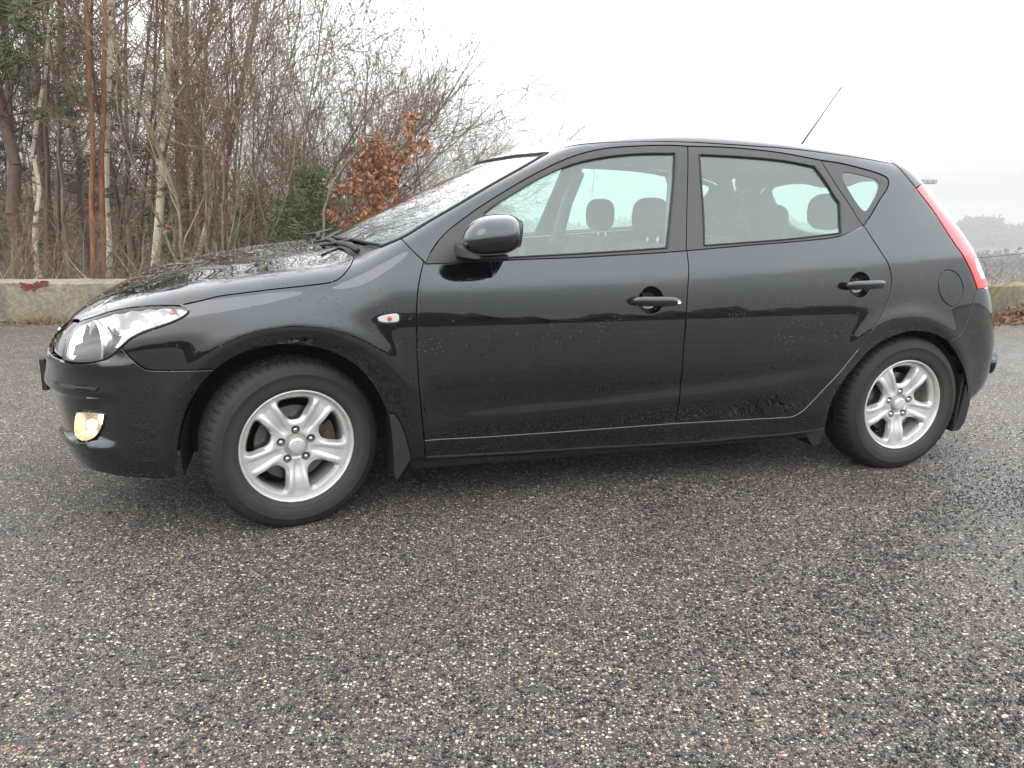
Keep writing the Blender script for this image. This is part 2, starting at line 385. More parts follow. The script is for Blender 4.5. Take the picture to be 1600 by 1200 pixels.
NOSE=tab([(.1,-.76),(.17,-.82),(.22,-.85),(.3,-.885),(.4,-.905),(.5,-.915),(.6,-.905),(.68,-.88),(.75,-.84),(.85,-.76),(1.0,-.6)],.02)
TAIL=tab([(.1,3.0),(.2,3.10),(.28,3.23),(.34,3.31),(.45,3.34),(.55,3.34),(.62,3.325),(.8,3.255),(.95,3.16),(1.05,3.075),(1.2,2.92),(1.3,2.835),(1.45,2.74)],.02)
PF=tab([(0,0),(.2,.006),(.4,.030),(.6,.085),(.75,.17),(.9,.32)],.03)
PR=tab([(0,0),(.2,.004),(.4,.018),(.6,.05),(.75,.10),(.9,.19)],.03)
def top(x,d):
    e=d/HW
    hood=HOODC(x)-.075*e**2.4-.02*e**8+.012*np.exp(-((d-.52)/.10)**2)*sst(-.8,-.2,x)
    xb=.20+.17*e**2            # windscreen base line at z=1
    u=x-xb; ws=1.0+u*.53-.05*u*u
    roof=ROOFC(x)-.045*e**2-.05*e**6
    g=smin(ws,roof,.03)
    return smax(hood,g,.07)
def f(p):
    x,y,z=p[...,0],p[...,1],p[...,2]; d=np.abs(y-HW)
    # soften abs at centre
    s_=d-(HW-side(x,z))
    t_=(z-top(x,d))*.85
    fr=(NOSE(z)+PF(d))-x
    re=x-(TAIL(z)-PR(d))
    a=smax(s_,t_,.07+.10*(1-sst(.2,.7,x))+.02*sst(2.2,2.8,x))
    a=smax(a,fr*.9,.12)
    a=smax(a,re*.9,.12)
    return a
def grad(p,h=.0015):
    g=np.stack([(f(p+e)-f(p-e)) for e in np.eye(3)*h],-1); return g/np.linalg.norm(g,axis=-1,keepdims=True)
CV = {
 'head': [(-0.753,0.183,0.624),(-0.752,0.2,0.656),(-0.743,0.217,0.69),(-0.728,0.229,0.716),(-0.701,0.225,0.741),(-0.647,0.183,0.764),(-0.589,0.154,0.785),(-0.529,0.129,0.799),(-0.469,0.109,0.807),(-0.412,0.09,0.81),(-0.358,0.074,0.809),(-0.337,0.066,0.804),(-0.33,0.059,0.793),(-0.343,0.054,0.778),(-0.378,0.054,0.759),(-0.424,0.057,0.742),(-0.477,0.063,0.723),(-0.516,0.067,0.703),(-0.547,0.07,0.676),(-0.58,0.075,0.648),(-0.611,0.084,0.631),(-0.651,0.099,0.622),(-0.7,0.127,0.618),(-0.736,0.16,0.619)],
 'bump_fender': [(-0.547,0.07,0.675),(-0.537,0.066,0.66),(-0.513,0.059,0.632),(-0.492,0.055,0.612),(-0.474,0.051,0.601),(-0.441,0.046,0.598),(-0.353,0.029,0.598),(-0.256,0.027,0.597)],
 'arch_f_bump': [(-0.256,0.027,0.597),(-0.284,0.03,0.57),(-0.335,0.036,0.504),(-0.371,0.042,0.429),(-0.392,0.047,0.353),(-0.404,0.052,0.283),(-0.413,0.094,0.196)],
 'arch_f': [(-0.256,0.027,0.597),(-0.204,0.024,0.634),(-0.14,0.023,0.66),(-0.061,0.023,0.674),(0.002,0.023,0.673),(0.082,0.023,0.659),(0.154,0.024,0.629),(0.22,0.025,0.58),(0.27,0.028,0.513),(0.306,0.031,0.439),(0.331,0.035,0.359),(0.344,0.039,0.283),(0.35,0.053,0.225)],
 'bump_bottom': [(-0.413,0.094,0.196),(-0.513,0.107,0.203),(-0.595,0.119,0.213),(-0.658,0.14,0.225),(-0.727,0.205,0.23),(-0.784,0.307,0.245),(-0.805,0.323,0.28)],
 'fend_door': [(0.463,0.058,0.955),(0.444,0.04,0.895),(0.433,0.029,0.834),(0.427,0.021,0.749),(0.427,0.015,0.639),(0.432,0.011,0.511),(0.442,0.012,0.395),(0.449,0.016,0.32),(0.453,0.019,0.296)],
 'fend_bottom': [(0.35,0.053,0.225),(0.399,0.046,0.224),(0.458,0.044,0.226)],
 'fend_sill': [(0.453,0.019,0.296),(0.458,0.044,0.226)],
 'apil_fend': [(0.394,0.135,1.03),(0.416,0.087,1.003),(0.44,0.068,0.977),(0.463,0.058,0.955)],
 'hood_side': [(-0.356,0.076,0.812),(-0.297,0.073,0.825),(-0.239,0.075,0.839),(-0.157,0.071,0.85),(-0.073,0.068,0.86),(0.055,0.064,0.873),(0.142,0.066,0.885),(0.171,0.075,0.9),(0.191,0.093,0.918),(0.208,0.117,0.936),(0.229,0.193,0.965)],
 'door1_top': [(0.468,0.055,0.945),(0.598,0.058,0.949),(0.821,0.056,0.96),(1.03,0.054,0.966),(1.227,0.054,0.976),(1.391,0.055,0.984),(1.513,0.057,0.992)],
 'door1_rear': [(1.513,0.057,0.992),(1.513,0.046,0.962),(1.512,0.033,0.925),(1.507,0.02,0.874),(1.499,0.005,0.724),(1.494,-0.0,0.586),(1.495,0.008,0.451),(1.492,0.013,0.345),(1.493,0.021,0.294)],
 'door1_bottom': [(0.453,0.019,0.296),(0.666,0.027,0.292),(0.922,0.023,0.292),(1.191,0.021,0.293),(1.493,0.021,0.294)],
 'frame1_out': [(0.468,0.055,0.945),(0.489,0.07,0.984),(0.524,0.089,1.028),(0.568,0.108,1.067),(0.612,0.122,1.098),(0.678,0.142,1.141),(0.743,0.158,1.179),(0.876,0.188,1.253),(1.014,0.216,1.319),(1.118,0.235,1.357),(1.226,0.248,1.382),(1.366,0.254,1.397),(1.51,0.256,1.405),(1.596,0.254,1.405)],
 'bpil': [(1.596,0.254,1.405),(1.555,0.158,1.219),(1.514,0.064,1.008),(1.513,0.057,0.992)],
 'glass1': [(0.705,0.133,1.125),(0.739,0.143,1.15),(0.825,0.162,1.198),(0.94,0.187,1.26),(1.078,0.211,1.316),(1.217,0.225,1.348),(1.358,0.233,1.365),(1.53,0.235,1.373),(1.53,0.235,1.373),(1.501,0.178,1.262),(1.461,0.113,1.118),(1.428,0.063,1.003),(1.428,0.063,1.003),(1.162,0.06,0.987),(0.822,0.06,0.97),(0.687,0.061,0.962),(0.687,0.061,0.962),(0.695,0.095,1.04)],
 'door2_top': [(1.513,0.057,0.992),(1.779,0.063,1.012),(2.087,0.069,1.034),(2.206,0.073,1.046),(2.289,0.08,1.063),(2.371,0.092,1.096)],
 'frame2_out': [(1.596,0.254,1.405),(1.789,0.253,1.406),(2.016,0.243,1.394),(2.223,0.225,1.367)],
 'door2_diag': [(2.223,0.225,1.367),(2.268,0.175,1.274),(2.325,0.129,1.175),(2.358,0.099,1.11),(2.371,0.092,1.096)],
 'door2_rear': [(2.371,0.092,1.096),(2.406,0.066,1.036),(2.448,0.042,0.97),(2.476,0.032,0.923),(2.491,0.024,0.862),(2.479,0.017,0.797),(2.446,0.008,0.725),(2.388,0.0,0.646),(2.338,0.003,0.573),(2.278,0.003,0.502),(2.2,0.003,0.422),(2.146,0.012,0.359),(2.104,0.018,0.315),(2.058,0.022,0.289),(1.996,0.024,0.286),(1.776,0.024,0.289),(1.493,0.021,0.294)],
 'glass2': [(1.64,0.233,1.372),(1.854,0.229,1.369),(2.044,0.221,1.359),(2.181,0.21,1.34),(2.181,0.21,1.34),(2.221,0.179,1.279),(2.254,0.148,1.213),(2.271,0.135,1.187),(2.271,0.135,1.187),(2.248,0.081,1.065),(2.248,0.081,1.065),(2.011,0.073,1.041),(1.782,0.068,1.025),(1.594,0.065,1.013),(1.594,0.065,1.013),(1.614,0.129,1.157),(1.625,0.178,1.265)],
 'quart_unit': [(2.223,0.225,1.367),(2.324,0.217,1.357),(2.438,0.202,1.335),(2.517,0.19,1.314),(2.547,0.181,1.297),(2.54,0.166,1.267),(2.479,0.139,1.204),(2.416,0.11,1.137),(2.371,0.092,1.096)],
 'quart_glass': [(2.318,0.192,1.31),(2.334,0.195,1.317),(2.428,0.186,1.304),(2.484,0.178,1.289),(2.495,0.17,1.274),(2.483,0.158,1.246),(2.449,0.139,1.205),(2.413,0.124,1.169),(2.391,0.12,1.16),(2.376,0.126,1.172),(2.339,0.156,1.235),(2.318,0.181,1.289)],
 'tail_in': [(2.69,0.165,1.258),(2.7,0.158,1.243),(2.75,0.129,1.174),(2.802,0.096,1.092),(2.854,0.072,1.017),(2.907,0.06,0.954),(2.951,0.058,0.897),(2.977,0.056,0.854),(2.997,0.054,0.819)],
 'tail_out': [(2.69,0.165,1.258),(2.738,0.164,1.243),(2.833,0.159,1.178),(2.896,0.141,1.114),(2.948,0.129,1.059),(2.977,0.101,1.002),(2.975,0.075,0.953),(2.984,0.067,0.91),(2.995,0.059,0.853),(3.003,0.056,0.819)],
 'body_bump_r': [(2.997,0.054,0.819),(2.978,0.047,0.776),(2.96,0.04,0.719),(2.938,0.034,0.662),(2.918,0.029,0.626),(2.836,0.022,0.592)],
 'arch_r_body': [(2.239,0.039,0.226),(2.231,0.02,0.279),(2.244,0.015,0.356),(2.288,0.016,0.431),(2.343,0.017,0.496),(2.397,0.016,0.554),(2.471,0.016,0.603),(2.557,0.017,0.634),(2.65,0.018,0.643),(2.746,0.02,0.628),(2.836,0.022,0.592)],
 'arch_r_bump': [(2.836,0.022,0.592),(2.896,0.027,0.533),(2.965,0.033,0.449),(3.018,0.044,0.364),(3.066,0.078,0.279),(3.01,0.059,0.263),(2.979,0.061,0.248)],
 'bump_r_bottom': [(2.979,0.061,0.248),(3.015,0.061,0.264),(3.069,0.071,0.291),(3.136,0.085,0.33)],
 'sill_bottom': [(0.458,0.044,0.226),(0.701,0.058,0.216),(1.071,0.056,0.211),(1.356,0.061,0.203),(1.657,0.067,0.196),(1.842,0.066,0.199),(2.079,0.059,0.203),(2.244,0.044,0.218)],
 'ws_side': [(0.316,0.155,0.997),(0.395,0.137,1.032),(0.5,0.155,1.09),(0.625,0.178,1.159),(0.758,0.215,1.232),(0.895,0.251,1.303),(1.007,0.297,1.36)],
 'cowl': [(0.229,0.193,0.965),(0.316,0.155,0.997)],
 'fog': [(-0.724,0.137,0.447),(-0.67,0.104,0.45),(-0.627,0.087,0.447),(-0.627,0.087,0.447),(-0.633,0.09,0.418),(-0.649,0.099,0.383),(-0.672,0.112,0.357),(-0.704,0.134,0.342),(-0.73,0.157,0.342),(-0.744,0.168,0.361),(-0.739,0.156,0.402),(-0.724,0.137,0.447)],
 'marker': [(0.289,0.021,0.761),(0.309,0.022,0.769),(0.334,0.023,0.773),(0.357,0.023,0.774),(0.365,0.022,0.768),(0.365,0.021,0.751),(0.358,0.021,0.745),(0.333,0.02,0.743),(0.306,0.02,0.744),(0.29,0.021,0.75)],
 'fuel': [(2.815,0.045,0.907),(2.859,0.047,0.893),(2.888,0.046,0.864),(2.903,0.044,0.83),(2.902,0.039,0.793),(2.884,0.035,0.762),(2.846,0.03,0.746),(2.802,0.028,0.762),(2.768,0.028,0.796),(2.752,0.032,0.839),(2.756,0.037,0.875),(2.781,0.042,0.902)],
 'spoil_seam': [(2.617,0.223,1.355),(2.641,0.197,1.322),(2.669,0.176,1.283),(2.69,0.165,1.258)],
 'roof_edge': [(1.007,0.297,1.36),(1.249,0.272,1.407),(1.53,0.268,1.421),(1.824,0.261,1.417),(2.103,0.256,1.41),(2.357,0.243,1.391),(2.607,0.231,1.363)],
 'handle1': [(1.246,0.013,0.81),(1.341,0.012,0.8),(1.466,0.011,0.8)],
 'handle2': [(2.223,0.021,0.845),(2.325,0.022,0.848),(2.441,0.022,0.847)],
}
# ================================================================== ground, terrain, wall
def WY(x): return 7.30+.137*(x+4.84)          # front foot of the parapet wall along x
def grid(x0, x1, y0, y1, nx, ny, zf):
    X, Y = np.meshgrid(np.linspace(x0, x1, nx), np.linspace(y0, y1, ny)); Z = zf(X, Y)
    V = np.stack([X, Y, Z], -1).reshape(-1, 3); i = np.arange(nx*ny).reshape(ny, nx)
    F = np.stack([i[:-1, :-1], i[:-1, 1:], i[1:, 1:], i[1:, :-1]], -1).reshape(-1, 4); return V, F
V = [(-60, -60, 0), (60, -60, 0), (60, WY(60)+.10, 0), (-60, WY(-60)+.10, 0)]
asp = add('asphalt_yard', mesh('asphalt_yard', V, [(0, 1, 2, 3)]), 'asphalt'); tag(asp, 'wide yard of worn wet asphalt with coloured stones', None, kind='structure')
def terr(X, Y):
    d = np.clip(Y-WY(X)-.25, -1, None); n = .12*np.sin(X*.9)*np.cos(Y*.7)+.08*np.sin(X*2.3+Y)
    east = sst(-4, 3, X)
    z = -.25-.03*np.clip(d, 0, 60)*(1-east)-(.42*np.clip(d, 0, 26)+.05*np.clip(d-26, 0, 300))*east
    return z+n*sst(0, 2, d)
xs = np.concatenate([np.linspace(-1000, -30, 50), np.linspace(-28, 28, 57), np.linspace(30, 1000, 50)]); ds = np.concatenate([np.linspace(0, 12, 25), np.linspace(13, 60, 40), np.linspace(65, 1100, 50)])
X, Dd = np.meshgrid(xs, ds); Y = WY(X)+.28+Dd; Z = terr(X, Y); i = np.arange(X.size).reshape(X.shape)
F = np.stack([i[:-1, :-1], i[:-1, 1:], i[1:, 1:], i[1:, :-1]], -1).reshape(-1, 4)
te = add('hillside', mesh('hillside', np.stack([X, Y, Z], -1).reshape(-1, 3), F, True), 'forest_floor'); tag(te, 'sloping forest floor of leaves and soil behind the wall', None, kind='structure')
# outer ground towards the horizon on the other sides
V = [(-700, -500, -.02), (700, -500, -.02), (700, -60, -.02), (-700, -60, -.02), (-700, -60, -.02), (-60, -60, -.02), (-60, WY(-60), -.02), (-700, WY(-700), -.02), (60, -60, -.02), (700, -60, -.02), (700, WY(700), -.02), (60, WY(60), -.02)]
add('surrounding_ground', mesh('surrounding_ground', V, [(0, 1, 2, 3), (4, 5, 6, 7), (8, 9, 10, 11)]), 'valley')['kind'] = 'structure'
# parapet wall: cast segments with open joints
wall = empty('concrete_wall', (0, WY(0), 0), math.atan(.137)); tag(wall, 'low weathered concrete parapet wall with moss and stains along the yard edge', 'wall')
cosw = math.cos(math.atan(.137)); x = -48.; rr = np.random.default_rng(5)
def seg_mesh(L, seed):
    m = MB(); r = np.random.default_rng(seed); n = max(6, int(L/.12)); prof = [(0, -.05), (.0, .33), (.004, .372), (.03, .392), (.22, .398), (.246, .37), (.25, -.4)]
    V = []
    for k in range(n+1):
        for j, (a, b) in enumerate(prof):
            V.append((L*k/n, a+(r.normal()*.003 if 0 < j < 5 else 0), b+(r.normal()*.004 if 1 <= j < 5 else 0)))
    q = len(prof); F = [(k*q+j, (k+1)*q+j, (k+1)*q+j+1, k*q+j+1) for k in range(n) for j in range(q-1)]+[tuple(range(q)), tuple(n*q+j for j in range(q-1, -1, -1))]
    return mesh('wall_segment', V, F, False)
while x < 48:
    L = 3.1+.0*rr.random(); o = add('wall_segment', seg_mesh(L-.012, int(rr.integers(1e6))), 'concrete', wall); o.location = (x+2.2, 0, 0); x += L
# faded red paint on the wall face, far left
def wall_pt(px, py, off=.004):
    d = AX[2]+(px-800)/FPX*AX[0]+(600-py)/FPX*AX[1]; o = np.array([0, 0, CAMH]); t = (7.30+.137*4.84-off)/(d[1]-.137*d[0]); return o+d*t
gm = MB(); rg = np.random.default_rng(4)
for k in range(46):
    u = rg.random(); cx_ = 34+40*u+rg.normal()*1.5; cy_ = 443+4.5*math.sin(u*5)+rg.normal()*2.8+1.5; r0 = .9+2.6*rg.random()*(1-.6*abs(u-.35))
    a = np.linspace(0, 2*math.pi, 9, endpoint=False); P = [wall_pt(cx_+r0*1.5*math.cos(t)*(.6+.6*rg.random()), max(438.6, cy_+r0*math.sin(t)*(.6+.6*rg.random())), .006+k*.00004) for t in a]
    gm.addvf(P, [tuple(range(9))])
gm.V = [tuple((Matrix.Translation(wall.location) @ Matrix.Rotation(wall.rotation_euler.z, 4, 'Z')).inverted() @ Vector(v)) for v in gm.V]
gp = gm.build('paint_smear', 'graffiti_red', wall); gp['label'] = 'faded smear of dark red paint'
# ================================================================== THE CAR (car axes: x rearwards from the front axle, y inwards from the near flank, z up)
CARTH = .2957; cc_, cs_ = math.cos(CARTH), math.sin(CARTH)
car = empty('parked_car', (-.7595+.04*cs_, 2.6684-.04*cc_, 0), CARTH)
tag(car, 'black five door hatchback, wet and dusty, with its fog lamp lit, parked across the asphalt', 'car')
AXZ, CF, CR, RC = .62, 0., 2.7, .8875
XC_F = CF-RC*math.pi/2; XC_R = CR+RC*math.pi/2          # chart u of the centre line at the nose and at the tail
def dirs(uv):
    u, v = uv[:, 0], uv[:, 1]/.9
    ph = np.where(u < CF, (CF-u)/RC, np.where(u > CR, (u-CR)/RC, 0)); sg = np.where(u < CF, -1., 1.)
    D = np.stack([sg*np.sin(ph)*np.cos(v), -np.cos(ph)*np.cos(v), np.sin(v)], 1)
    O = np.stack([np.clip(u, CF, CR), np.full(len(u), HW), np.full(len(u), AXZ)], 1)
    return O, D
def to_cap(P):
    P = np.asarray(P, float); x, y, z = P.T; xo = np.clip(x, CF, CR); dx = x-xo; hy = HW-y
    ph = np.arctan2(np.abs(dx), hy); u = np.where(dx < 0, CF-ph*RC, np.where(dx > 0, CR+ph*RC, x))
    return np.stack([u, .9*np.arctan2(z-AXZ, np.hypot(dx, hy))], 1)
def bis(O, D, a, b):
    lo = np.full(len(D), a); hi = np.full(len(D), b)
    for _ in range(26):
        m = (lo+hi)/2; v = f(O+D*m[:, None]); lo = np.where(v < 0, m, lo); hi = np.where(v < 0, hi, m)
    return O+D*((lo+hi)/2)[:, None]
def from_cap(uv): O, D = dirs(np.asarray(uv, float)); return bis(O, D, .05, 1.6)
def from_top(xy):
    xy = np.asarray(xy, float); O = np.stack([xy[:, 0], xy[:, 1], np.full(len(xy), .5)], 1); return bis(O, np.tile([0, 0, 1.], (len(xy), 1)), .0, 1.4)
def to_top(P): return np.asarray(P, float)[:, :2]
def cr(P, step=.012, closed=False):
    """Catmull-Rom through chart points; doubled points are corners"""
    P = np.asarray(P, float); runs = []; cur = [P[0]]
    for q in P[1:]:
        if np.linalg.norm(q-cur[-1]) < 1e-9: runs.append(cur); cur = [q]
        else: cur.append(q)
    runs.append(cur); out = []
    for rr in runs:
        rr = np.array(rr)
        if len(rr) < 2: continue
        if closed and len(runs) == 1: e = np.vstack([rr[-1], rr, rr[0], rr[1]]); n = len(rr)
        else: e = np.vstack([2*rr[0]-rr[1], rr, 2*rr[-1]-rr[-2]]); n = len(rr)-1
        for i in range(n):
            p0, p1, p2, p3 = e[i:i+4]; L = np.linalg.norm(p2-p1); k = max(1, int(round(L/step)))
            d1 = max(np.linalg.norm(p1-p0), 1e-6)**.5; d2 = max(L, 1e-6)**.5; d3 = max(np.linalg.norm(p3-p2), 1e-6)**.5
            m1 = (p1-p0)/d1-(p2-p0)/(d1+d2)+(p2-p1)/d2; m2 = (p2-p1)/d2-(p3-p1)/(d2+d3)+(p3-p2)/d3; m1 *= d2; m2 *= d2
            for j in range(k):
                t = j/k; out.append((2*t**3-3*t**2+1)*p1+(t**3-2*t**2+t)*m1+(-2*t**3+3*t**2)*p2+(t**3-t**2)*m2)
        if not (closed and len(runs) == 1): out.append(rr[-1])
    return np.array(out)
def cap(name, rev=False, step=.012, closed=False):
    c = cr(to_cap(CV[name]), step, closed); return c[::-1] if rev else c
def topc(name, rev=False, step=.012):
    c = cr(to_top(CV[name]), step); return c[::-1] if rev else c
def join(*cs):
    out = []
    for c in cs:
        for p in np.atleast_2d(c):
            if not out or np.hypot(*(p-out[-1])) > .0025: out.append(p)
    while np.hypot(*(out[0]-out[-1])) < .0025: out.pop()
    return np.array(out)
def area(P): x, y = P.T; return .5*np.sum(x*np.roll(y, -1)-np.roll(x, -1)*y)
def inset(P, d):
    if area(P) < 0: d = -d
    t = np.roll(P, -1, 0)-P; t /= np.linalg.norm(t, axis=1, keepdims=True)+1e-12
    n = np.stack([-t[:, 1], t[:, 0]], 1); m = n+np.roll(n, 1, 0); L = np.maximum((m*m).sum(1, keepdims=True)/2, .35)
    return P+d*m/L
def inside(Q, P):
    x, y = Q.T; c = np.zeros(len(Q), bool); a = P; b = np.roll(P, -1, 0)
    for (x1, y1), (x2, y2) in zip(a, b):
        k = (y1 > y) != (y2 > y)
        if y1 != y2: c ^= k & (x < (x2-x1)*(y-y1)/(y2-y1)+x1)
    return c
def distb(Q, P):
    d = np.full(len(Q), 9.)
    for i in range(0, len(P)): d = np.minimum(d, np.hypot(Q[:, 0]-P[i, 0], Q[:, 1]-P[i, 1]))
    return d
def tri(loops, h):
    """triangulate outer loop with holes, interior points on a hex grid of pitch h"""
    P = loops[0]; lo, hi = P.min(0), P.max(0)
    gy = np.arange(lo[1], hi[1], h*.866); G = []
    for j, y in enumerate(gy):
        x = np.arange(lo[0]+(j % 2)*h/2, hi[0], h); G.append(np.stack([x, np.full(len(x), y)], 1))
    G = np.vstack(G); G = G[inside(G, P)]
    for H in loops[1:]: G = G[~inside(G, H)]
    for L in loops: G = G[distb(G, L) > h*.55]
    V = [Vector(p) for L in loops for p in L]+[Vector(p) for p in G]
    E = []; b = 0
    for L in loops: n = len(L); E += [(b+i, b+(i+1) % n) for i in range(n)]; b += n
    v, e, F, ov, oe, of = delaunay_2d_cdt(V, E, [], 0, 1e-6)
    v = np.array([tuple(q) for q in v]); F = np.array([t for t in F if len(t) == 3])
    cen = v[F].mean(1); k = inside(cen, P)
    for H in loops[1:]: k &= ~inside(cen, H)
    F = F[k]; a = v[F]; ar = (a[:, 1, 0]-a[:, 0, 0])*(a[:, 2, 1]-a[:, 0, 1])-(a[:, 2, 0]-a[:, 0, 0])*(a[:, 1, 1]-a[:, 0, 1])
    F[ar < 0] = F[ar < 0][:, ::-1]
    return v, F
LOOPCACHE = {}
def panel(name, loops, mat, parent, chart='cap', h=.022, gap=.0022, off=0., fold=.014, bev=.0014, mirror=False, disp=None, cache=None):
    """a sheet-metal panel: piece of the body surface inside the outline, edges rolled in"""
    frm = from_cap if chart == 'cap' else from_top
    key = cache or name
    if (key, 'd') not in LOOPCACHE:
        L = [inset(np.array(l), gap+bev) if i == 0 else inset(np.array(l), -(gap+bev)) for i, l in enumerate(loops)]
        v, F = tri(L, h); P = frm(v); N = grad(P)
        if chart == 'cap' and len(F):
            a = P[F]; nn = np.cross(a[:, 1]-a[:, 0], a[:, 2]-a[:, 0]); s_ = np.sign((nn*N[F[:, 0]]).sum(1).sum())
        else:
            a = P[F]; nn = np.cross(a[:, 1]-a[:, 0], a[:, 2]-a[:, 0]); s_ = np.sign((nn*N[F[:, 0]]).sum(1).sum())
        if s_ < 0: F = F[:, ::-1]
        dd = disp(P) if disp is not None else 0.
        P = P+N*((off+dd)[:, None] if np.ndim(off+dd) else off+dd)
        if disp is not None:   # recompute normals from the mesh
            a = P[F]; fn = np.cross(a[:, 1]-a[:, 0], a[:, 2]-a[:, 0]); N2 = np.zeros_like(P)
            for k in range(3): np.add.at(N2, F[:, k], fn)
            N2 /= np.linalg.norm(N2, axis=1, keepdims=True)+1e-12; N = N2
        nV = len(P); VV = [P]; NN = [N]; FF = [F]; b = nV
        for i, l in enumerate(L):
            out = inset(l, -bev) if i == 0 else inset(l, bev)
            n = len(l); idx = np.arange(n)+sum(len(q) for q in L[:i]); P0, N0 = P[idx], N[idx]
            P1 = frm(out); P1 = P1+N0*(np.asarray(off+dd)[idx][:, None] if np.ndim(off+dd) else off)
            side = P1-P0; side /= np.linalg.norm(side, axis=1, keepdims=True)+1e-12
            R1 = P1-N0*bev; R2 = R1-N0*fold; nb = N0+side; nb /= np.linalg.norm(nb, axis=1, keepdims=True)
            rings = [(P0, N0), (R1, nb), (R1, side), (R2, side)]
            base = b
            for q, m in rings: VV.append(q); NN.append(m); b += n
            for ra, rb in ((0, 1), (2, 3)):
                i0 = base+ra*n+np.arange(n); i1 = base+ra*n+(np.arange(n)+1) % n; j0 = base+rb*n+np.arange(n); j1 = base+rb*n+(np.arange(n)+1) % n
                q1 = np.stack([i0, j0, j1], 1); q2 = np.stack([i0, j1, i1], 1); q = np.vstack([q1, q2])
                A = np.vstack(VV); t = q[0]; nn = np.cross(A[t[1]]-A[t[0]], A[t[2]]-A[t[0]])
                tot = 0
                for t in q[::max(1, n//12)]:
                    nn = np.cross(A[t[1]]-A[t[0]], A[t[2]]-A[t[0]]); tot += nn @ np.vstack(NN)[t[0]]
                if tot < 0: q = q[:, ::-1]
                FF.append(q)
        LOOPCACHE[(key, 'd')] = (np.vstack(VV), np.vstack(FF), np.vstack(NN))
    V, F, N = LOOPCACHE[(key, 'd')]
    if mirror: V = V*[1, -1, 1]+[0, 2*HW, 0]; N = N*[1, -1, 1]; F = F[:, ::-1]
    o = add(name, mesh(name, V, np.ascontiguousarray(F), True, N), mat, parent); return o
def sym(near, chart, xc):
    """close a near-side open curve (from centre line to centre line) by mirroring about the centre"""
    P = np.asarray(near, float); Q = P[::-1].copy()
    if chart == 'top': Q[:, 1] = 2*HW-Q[:, 1]
    else: Q[:, 0] = 2*xc-Q[:, 0]
    return join(P, Q)
def strip(name, pts3, r, mat, parent, n=6, mirror=False):
    P = np.array(pts3)
    if mirror: P = P*[1, -1, 1]+[0, 2*HW, 0]
    return MB().tube(P, r, n).build(name, mat, parent, True)
# ---- named outlines in the chart
O_head = cap('head', closed=True)
O_bf = cap('bump_fender'); O_archb = cap('arch_f_bump'); O_arch = cap('arch_f'); O_fd = cap('fend_door'); O_fs = cap('fend_sill')
hs = cap('head'); 
